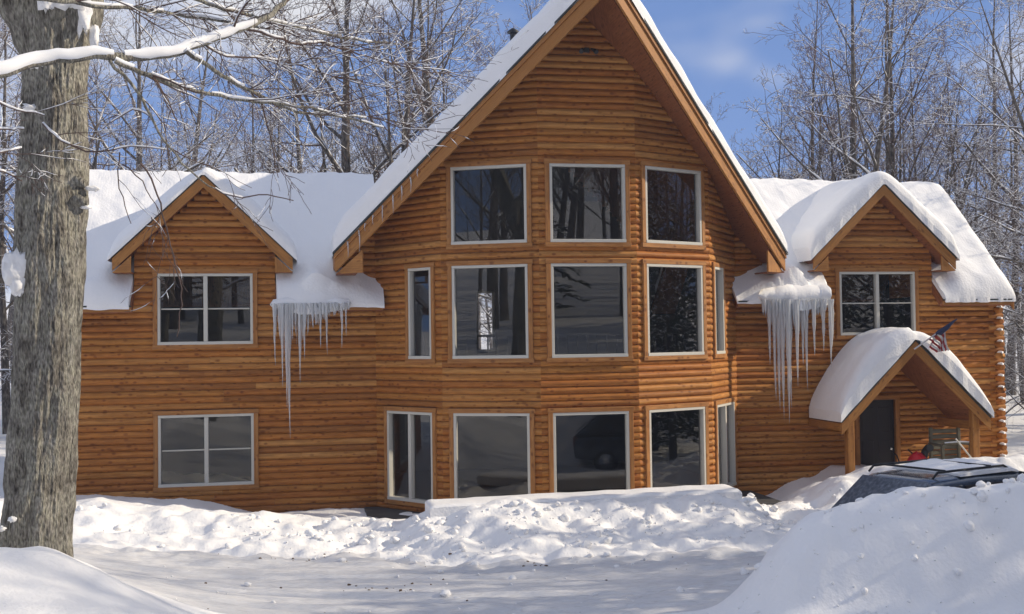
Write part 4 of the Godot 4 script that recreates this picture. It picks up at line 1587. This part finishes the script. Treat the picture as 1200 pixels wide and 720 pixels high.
	for k in 26:                                                  # brush beside both ends of the house
		var s := -1.0 if k % 2 == 0 else 1.0
		var x := s * rng.randf_range(13.2, 21.0)
		var z := rng.randf_range(-16.0, -2.0) if s > 0 else rng.randf_range(-18.0, 2.0)
		plant(protos["snowy"][k % 3], "bare_sapling", "low bare sapling in the brush beyond the porch wing" if s > 0 else "low bare sapling in the brush behind the massive bark tree", "saplings beyond the porch wing" if s > 0 else "saplings behind the bark tree", V(x, ground_y(x, z), z), rng.randf() * TAU, rng.randf_range(0.3, 0.6))
	var fir := spruce(611)
	for q: Array in [[9.8, 5.5, 0.6], [12.6, 5.7, 0.72], [12.2, 7.2, 0.74], [11.0, 8.8, 0.72], [9.6, 11.2, 0.72], [10.4, 13.2, 0.78], [9.2, 15.2, 0.75], [13.0, 12.2, 0.9], [12.8, 15.2, 0.9], [11.6, 18.0, 0.85], [15.0, 21.0, 1.1], [18.5, 9.6, 1.1], [-19.0, 30.0, 1.2], [6.0, 37.0, 1.3], [16.0, 33.0, 1.2], [-2.0, 44.0, 1.4], [-12.0, 41.0, 1.3]]:
		plant(fir, "spruce_tree", "dark snow laden spruce standing across the drive, mirrored in the windows", "spruces across the drive", V(q[0], ground_y(q[0], q[1]), q[1]), q[0] * 3.0, q[2]).get_node("twigs").material_override = mat.needle

const SIDE := [["broad", 0, 15.5, 10.4, 0.8], ["broad", 1, 18.0, 15.4, 0.9], ["slim", 1, 15.0, 7.8, 0.9], ["slim", 0, 18.5, 8.6, 0.95], ["snowy", 1, 21.0, 10.0, 0.9], ["broad", 2, 22.0, 11.0, 0.95], ["slim", 0, 12.6, 11.2, 0.8], ["snowy", 0, 21.0, 12.0, 1.0], ["slim", 2, 24.0, -1.6, 0.9], ["snowy", 2, 27.0, 11.5, 1.1], ["broad", 1, 28.0, -3.5, 0.9], ["broad", 0, 21.0, 15.2, 1.1], ["broad", 2, 24.5, 17.0, 1.15]]

func spruce(seed_: int) -> Array:
	rng.seed = seed_
	tree_bits = [MB.new(), MB.new(), MB.new(), MB.new()]
	tree_bits[0].tube([V(0, -0.3, 0), V(0, 5, 0), V(0.05, 11.0, 0)], [0.2, 0.13, 0.02], 9)
	for k in 120:
		var t := k / 119.0
		var y := lerpf(0.9, 10.8, t)
		var l := lerpf(2.5, 0.25, pow(t, 0.85)) * rng.randf_range(0.75, 1.1)
		var a := k * 2.4 + rng.randf_range(-0.3, 0.3)
		var d := V(cos(a), 0, sin(a))
		var p := [V(0, y, 0), V(0, y + 0.05 * l, 0) + d * l * 0.4, V(0, y - 0.16 * l, 0) + d * l * 0.8, V(0, y - 0.26 * l, 0) + d * l]
		tree_bits[1].tube(p, [0.03, 0.02, 0.012, 0.005], 4, false)
		for j in 16:
			var u := rng.randf_range(0.15, 1.0)
			var i := mini(int(u * 3.0), 2)
			var at: Vector3 = p[i].lerp(p[i + 1], u * 3.0 - i)
			var e := at + (d * 0.5 + d.cross(V(0, 1, 0)) * rng.randf_range(-1.0, 1.0)) * l * 0.24 + V(0, rng.randf_range(-0.16, 0.0), 0)
			tree_bits[2].tube([at, (at + e) * 0.5 + V(0, 0.03, 0), e], [0.03, 0.075, 0.015], 4, false, 0.5)
			if rng.randf() < 0.4:
				tree_bits[3].tube([at + V(0, 0.04, 0), (at + e) * 0.5 + V(0, 0.07, 0), e + V(0, 0.02, 0)], [0.02, 0.06, 0.01], 4, false, 0.5)
	return [tree_bits[0].mesh(), tree_bits[1].mesh(), tree_bits[2].mesh(), tree_bits[3].mesh()]

var LIMBS := [
	["limb", 0.05, 0.016, [V(-8.89, 5.77, 16.31), V(-8.39, 5.91, 16.31), V(-8.08, 6.05, 16.17), V(-7.88, 6.17, 16.01), V(-7.54, 6.26, 15.88), V(-7.25, 6.30, 15.73), V(-6.94, 6.37, 15.59), V(-6.72, 6.50, 15.43), V(-6.35, 6.72, 15.21), V(-6.14, 6.89, 15.05), V(-6.01, 7.18, 14.77), V(-5.92, 7.68, 14.40)]],
	["b2", 0.02, 0.007, [V(-7.33, 6.24, 15.80), V(-7.06, 6.16, 15.66), V(-6.81, 6.08, 15.61), V(-6.55, 6.07, 15.45), V(-6.28, 6.04, 15.40), V(-5.93, 6.04, 15.27), V(-5.57, 6.01, 15.03), V(-5.19, 5.94, 14.90)]],
	["b3", 0.02, 0.007, [V(-6.83, 6.40, 15.56), V(-6.62, 6.28, 15.45), V(-6.35, 6.16, 15.29), V(-6.08, 6.06, 15.14), V(-5.79, 6.02, 14.99), V(-5.32, 6.08, 14.68)]],
	["b4", 0.014, 0.006, [V(-7.38, 6.24, 15.81), V(-7.25, 6.11, 15.73), V(-7.15, 5.97, 15.69), V(-7.08, 5.83, 15.65), V(-6.98, 5.64, 15.56), V(-6.86, 5.50, 15.48), V(-6.75, 5.39, 15.40), V(-6.62, 5.32, 15.32)]],
	["b4b", 0.008, 0.004, [V(-7.18, 5.48, 15.57), V(-7.12, 5.40, 15.53), V(-7.06, 5.26, 15.54), V(-7.02, 5.06, 15.49), V(-6.96, 4.83, 15.44), V(-6.91, 4.62, 15.45), V(-6.88, 4.41, 15.45), V(-6.93, 4.10, 15.33)]],
	["b4c", 0.007, 0.004, [V(-7.08, 5.83, 15.65), V(-7.23, 5.93, 15.52), V(-7.43, 5.85, 15.38)]],
	["b5", 0.022, 0.01, [V(-8.05, 6.73, 15.79), V(-7.55, 6.77, 15.48), V(-7.30, 6.80, 15.33), V(-6.99, 6.84, 15.08), V(-6.57, 6.85, 14.86), V(-6.22, 6.84, 14.72)]],
	["b5b", 0.018, 0.008, [V(-7.05, 7.07, 15.18), V(-6.81, 6.97, 15.12), V(-6.56, 6.93, 14.97), V(-6.29, 6.91, 14.81), V(-6.00, 6.89, 14.67), V(-5.53, 6.88, 14.35), V(-4.94, 6.94, 13.96)]],
	["b6", 0.012, 0.006, [V(-6.39, 6.70, 15.20), V(-6.14, 6.66, 15.14), V(-5.93, 6.64, 14.98), V(-5.74, 6.71, 14.82), V(-5.47, 6.68, 14.66), V(-5.06, 6.63, 14.44)]],
	["b6b", 0.009, 0.005, [V(-6.69, 6.52, 15.34), V(-6.55, 6.44, 15.26), V(-6.29, 6.48, 15.11), V(-5.97, 6.47, 14.97), V(-5.63, 6.40, 14.83)]],
	["b7", 0.009, 0.005, [V(-8.33, 5.99, 15.41), V(-8.12, 5.93, 15.35), V(-7.97, 5.92, 15.27)]],
	["b7b", 0.009, 0.004, [V(-8.00, 5.86, 15.17), V(-7.83, 5.71, 15.20), V(-7.65, 5.63, 15.23), V(-7.48, 5.64, 15.26), V(-7.32, 5.68, 15.24), V(-7.01, 5.66, 15.25)]],
	["b8", 0.006, 0.003, [V(-7.38, 5.62, 15.28), V(-7.40, 5.43, 15.27), V(-7.35, 5.22, 15.28), V(-7.30, 5.03, 15.28)]],
	["b9", 0.006, 0.003, [V(-7.36, 5.52, 15.28), V(-7.21, 5.40, 15.31), V(-7.13, 5.23, 15.27), V(-7.07, 5.13, 15.23)]],
	["b10", 0.007, 0.004, [V(-6.62, 5.32, 15.32), V(-6.43, 5.26, 15.25), V(-6.22, 5.30, 15.19), V(-5.98, 5.25, 15.14)]],
	["b13", 0.01, 0.006, [V(-8.49, 5.59, 15.27), V(-8.34, 5.64, 15.09), V(-8.25, 5.71, 14.81)]],
	["b14", 0.01, 0.006, [V(-8.60, 5.87, 14.85), V(-8.42, 5.88, 14.78), V(-8.30, 5.94, 14.50)]],
	["b15", 0.01, 0.006, [V(-8.60, 5.54, 14.84), V(-8.42, 5.53, 14.77), V(-8.31, 5.48, 14.48)]],
]

func wiggle(p: Array, r0: float, r1: float) -> Array:            # smooths a hand-laid branch and adds fine bends
	var c := Curve3D.new()
	for i in p.size():
		var tn: Vector3 = (p[mini(i + 1, p.size() - 1)] - p[maxi(i - 1, 0)]) / 6.0
		c.add_point(p[i], -tn, tn)
	var n := maxi(6, int(c.get_baked_length() / 0.07))
	var out := []
	var rr := []
	for i in n + 1:
		var t := float(i) / n
		var q := c.sample_baked(t * c.get_baked_length())
		out.append(q + V(nz.get_noise_2d(q.x * 9.0, q.y * 9.0), nz.get_noise_2d(q.y * 9.0, q.z * 9.0 + 9.0), nz.get_noise_2d(q.z * 9.0, q.x * 9.0)) * 0.018)
		rr.append(lerpf(r0, r1, t))
	return [out, rr]

func sprout(at: Vector3, d: Vector3, l: float, r: float, level: int) -> void:
	var p := [at]
	var rr := [r]
	var n := 6
	for i in n:
		d = (d + V(rng.randf_range(-1, 1), rng.randf_range(-1, 1) - 0.06, rng.randf_range(-1, 1)) * 0.22).normalized()
		p.append(p[i] + d * l / n)
		rr.append(maxf(0.0022, r * (1.0 - 0.6 * (i + 1) / n)))
	tree_bits[2].tube(p, rr, 4, false)
	var from := rng.randi_range(0, 3)
	var to := rng.randi_range(4, n)
	if rng.randf() < 0.75 and absf((p[to] - p[from]).normalized().y) < 0.8:
		var sp := []
		var sr := []
		for i in range(from, to + 1):
			var f := (0.25 if i == from or i == to else rng.randf_range(0.8, 1.15))
			sp.append(p[i] + V(0, rr[i] * 0.9, 0))
			sr.append((rr[i] * 1.0 + 0.0012) * f)
		tree_bits[3].tube(sp, sr, 5, false)
	if level > 0:
		for k in rng.randi_range(2, 5):
			var i := rng.randi_range(1, n - 1)
			var ax: Vector3 = (p[i + 1] - p[i]).normalized()
			var sd := ax.cross(V(0.3, 0.9, 0.2)).normalized().rotated(ax, rng.randf() * TAU)
			sprout(p[i], (ax + sd * rng.randf_range(0.5, 1.1)).normalized(), l * rng.randf_range(0.35, 0.65), maxf(rr[i] * 0.6, 0.0022), level - 1)

func build_near_trees() -> void:
	rng.seed = 5150
	# the overhanging limb grows from a trunk outside the frame
	tree_bits = [MB.new(), MB.new(), MB.new(), MB.new()]
	var root := V(-10.6, ground_y(-10.6, 17.2), 17.2)
	var over := thing("overhanging_tree", "tree whose thick snow covered limb reaches across in front of the bark trunk", "tree", "", root)
	tree_bits[0].tube([root + V(0, -0.3, 0), root + V(0.02, 1.2, 0), V(-10.5, 4.6, 17.1), V(-10.3, 7.5, 17.0), V(-10.2, 11.0, 16.8), V(-10.0, 14.0, 16.6)], [0.30, 0.24, 0.20, 0.17, 0.12, 0.05], 14)
	tree_bits[1].tube([V(-10.48, 5.2, 17.1), V(-9.6, 5.55, 16.6), V(-8.89, 5.77, 16.31)], [0.085, 0.06, 0.05], 9, false)
	for q: Array in LIMBS:
		var w := wiggle(q[3], q[1], q[2])
		var p: Array = w[0]
		var rr: Array = w[1]
		tree_bits[1 if q[1] > 0.012 else 2].tube(p, rr, 8, true)
		var heavy: bool = q[0] == "limb"
		var i := 0
		while i < p.size() - 3:                                   # snow lies in runs with bare gaps
			var run := rng.randi_range(3, 11) if not heavy else rng.randi_range(14, 30)
			var sp := []
			var sr := []
			for j in range(i, mini(i + run, p.size())):
				var e := sin(PI * (j - i + 0.4) / (run + 0.0))
				var s: float = rr[j] * (1.12 if heavy else 0.85) + (0.003 if not heavy else 0.006)
				sp.append(p[j] + V(0, rr[j] * (0.30 if heavy else 0.5) + s * (0.25 if heavy else 0.5), 0.012 if heavy else 0.0))
				sr.append(maxf(0.001, s * (0.55 + 0.5 * clampf(e * 2.0, 0, 1)) * (1.0 + 0.3 * nz.get_noise_2d(j * 2.0, q[1] * 900.0))))
			var mid := mini(i + run / 2, p.size() - 2)
			if sp.size() > 2 and absf((p[mid + 1] - p[mid]).normalized().y) < 0.72:
				tree_bits[3].tube(sp, sr, 7, true)
			i += run + (rng.randi_range(1, 5) if not heavy else 0)
		var len_ := p.size()
		var n := int(len_ * (0.15 if q[1] > 0.008 else 0.18))
		if q[0] == "limb":
			n = 5
		if q[0] == "b11" or q[0] == "b12":
			n = 1
		for k in n:
			var j := rng.randi_range(2, len_ - 2)
			var ax: Vector3 = (p[j + 1] - p[j]).normalized()
			var sd := ax.cross(V(0.1, 0.3, 0.95)).normalized().rotated(ax, rng.randf() * TAU)
			sprout(p[j], (ax + sd * rng.randf_range(0.5, 1.0)).normalized(), rng.randf_range(0.25, 0.75), maxf(rr[j] * 0.5, 0.003), 2 if q[1] > 0.008 else 1)
	# finer growth that fills the top of the view
	for k in 46:
		var q: Array = [LIMBS[7], LIMBS[8], LIMBS[9], LIMBS[2], LIMBS[6]][k % 5]
		var at: Vector3 = q[3][rng.randi_range(2, q[3].size() - 1)]
		sprout(at, V(rng.randf_range(0.1, 1.0), rng.randf_range(-0.5, 0.5), rng.randf_range(-0.5, 0.2)).normalized(), rng.randf_range(0.5, 1.1), 0.0055, 2)
	for b in 4:
		var mb: MB = tree_bits[b]
		for i in mb.v.size():
			mb.v[i] -= root
		var o := obj(["trunk", "limbs", "twigs", "branch_snow"][b], mb, [mat.bark, mat.bark, mat.twig, mat.branch_snow][b], over)
		if b > 1:
			o.set_meta("kind", "stuff")
	# the big bark tree
	var base := V(-8.76, 1.7, 12.06)
	var tree := thing("bark_tree", "massive old tree with rough grey brown bark rising from the snow bank", "tree", "", base)
	var cy := [[1.2, -8.78, 12.05, 0.46], [1.7, -8.76, 12.06, 0.40], [2.0, -8.73, 12.06, 0.362], [2.5, -8.68, 12.09, 0.352], [3.2, -8.62, 12.12, 0.352], [4.1, -8.57, 12.15, 0.340], [5.0, -8.53, 12.19, 0.345], [5.9, -8.50, 12.22, 0.342], [6.7, -8.47, 12.25, 0.330], [7.05, -8.47, 12.26, 0.335], [7.3, -8.48, 12.26, 0.40], [7.55, -8.50, 12.26, 0.49], [7.8, -8.52, 12.26, 0.53], [8.1, -8.54, 12.26, 0.50], [8.4, -8.55, 12.26, 0.40], [8.6, -8.55, 12.26, 0.2]]
	var tk := MB.new()
	var nu := 200
	var nv := 300
	var pts := PackedVector3Array()
	var br := FastNoiseLite.new()
	br.seed = 8
	br.frequency = 1.0
	br.fractal_octaves = 3
	for j in nv:
		var y := lerpf(1.2, 8.6, j / (nv - 1.0))
		var i := 0
		while i < cy.size() - 2 and cy[i + 1][0] < y:
			i += 1
		var t := clampf((y - cy[i][0]) / (cy[i + 1][0] - cy[i][0]), 0, 1)
		t = smoothstep(0.0, 1.0, t) * 0.5 + t * 0.5
		var x := lerpf(cy[i][1], cy[i + 1][1], t)
		var z := lerpf(cy[i][2], cy[i + 1][2], t)
		var r := lerpf(cy[i][3], cy[i + 1][3], t)
		for k in nu:
			var a := -TAU * k / (nu - 1.0)
			var c := V(cos(a), 0, sin(a))
			var ridge := 1.0 - absf(br.get_noise_3d(c.x * 6.0, y * 0.8, c.z * 6.0)) * 2.6
			var fine := br.get_noise_3d(c.x * 13.0, y * 4.2, c.z * 13.0)
			var big := br.get_noise_3d(c.x * 1.2, y * 0.8, c.z * 1.2 + 30.0)
			var rad := r * (1.0 + 0.17 * big) + 0.013 * ridge + 0.009 * fine - 0.011
			pts.append(V(x, y, z) + c * rad - base)
	tk.grid(pts, nu, nv)
	obj("trunk", tk, mat.bark, tree)
	var lb := MB.new()
	lb.tube([V(-8.7, 7.6, 12.25), V(-9.2, 8.3, 12.3), V(-9.6, 9.4, 12.3), V(-9.9, 11.5, 12.4)], [0.30, 0.26, 0.22, 0.12], 14, false)
	lb.tube([V(-8.35, 7.7, 12.25), V(-8.0, 8.5, 12.2), V(-7.7, 10.0, 12.2), V(-7.4, 12.5, 12.1)], [0.28, 0.25, 0.2, 0.1], 14, false)
	for i in lb.v.size():
		lb.v[i] -= base
	obj("limbs", lb, mat.bark, tree)
	for q: Array in [[-8.22, 5.76, 12.38, 0.08], [-8.21, 5.56, 12.38, 0.09]]:
		var bur := MB.new()                                       # shelf-like growth on the side of the trunk
		bur.tube([V(q[0] - 0.1, q[1], q[2] - 0.05), V(q[0], q[1] + 0.01, q[2]), V(q[0] + q[3] * 0.7, q[1] - 0.02, q[2] + 0.01), V(q[0] + q[3], q[1] - 0.05, q[2])], [0.10, 0.10, 0.07, 0.02], 9, true, 0.7)
		for i in bur.v.size():
			bur.v[i] -= base
		obj("burl", bur, mat.bark, tree)
	# clots of snow caught on the trunk
	var clots := [[-8.82, 4.84, 12.50, 0.13, 0.19], [-8.79, 4.68, 12.53, 0.08, 0.12], [-8.62, 6.98, 12.60, 0.10, 0.06], [-8.66, 6.52, 12.56, 0.09, 0.035], [-8.92, 7.78, 12.68, 0.24, 0.16], [-8.62, 7.82, 12.76, 0.26, 0.22], [-8.30, 7.74, 12.70, 0.24, 0.24], [-8.12, 7.52, 12.64, 0.09, 0.22], [-8.03, 7.30, 12.56, 0.05, 0.12], [-8.45, 7.62, 12.82, 0.09, 0.16], [-8.08, 5.70, 12.42, 0.07, 0.03], [-8.14, 5.50, 12.43, 0.06, 0.025], [-9.0, 2.15, 12.45, 0.06, 0.03], [-8.86, 2.25, 12.5, 0.04, 0.03]]
	for q: Array in clots:
		var c := MB.new()
		var gp := PackedVector3Array()
		for j in 9:
			for i in 15:
				var an := -TAU * i / 14.0
				var ph := PI * (j / 8.0 - 0.5)
				var dir := V(cos(an) * cos(ph), sin(ph), sin(an) * cos(ph))
				gp.append(V(q[0], q[1], q[2] - 0.05) + V(dir.x * q[3], dir.y * q[4], dir.z * q[3] * 0.7) * (1.0 + 0.7 * nz.get_noise_3dv(dir * 1.6 + V(q[1] * 3.0, 0, 0))))
		c.grid(gp, 15, 9)
		single("snow_clot", c, mat.snow, "clot of snow caught on the bark of the massive tree", "snow", "snow clots on the bark tree")

func _ready() -> void:
	rng.seed = 1234
	nz.seed = 2
	nz.frequency = 1.0
	nz.fractal_octaves = 3
	nc.seed = 6
	nc.noise_type = FastNoiseLite.TYPE_CELLULAR
	nc.frequency = 2.4
	nc.cellular_jitter = 1.0
	nc.cellular_return_type = FastNoiseLite.RETURN_DISTANCE
	nc.fractal_type = FastNoiseLite.FRACTAL_NONE
	set_view()
	make_materials()
	build_ground()
	build_house()
	build_roof_snow()
	build_ice()
	build_forest()
	build_near_trees()
	build_car()
	build_small()
	build_clods()
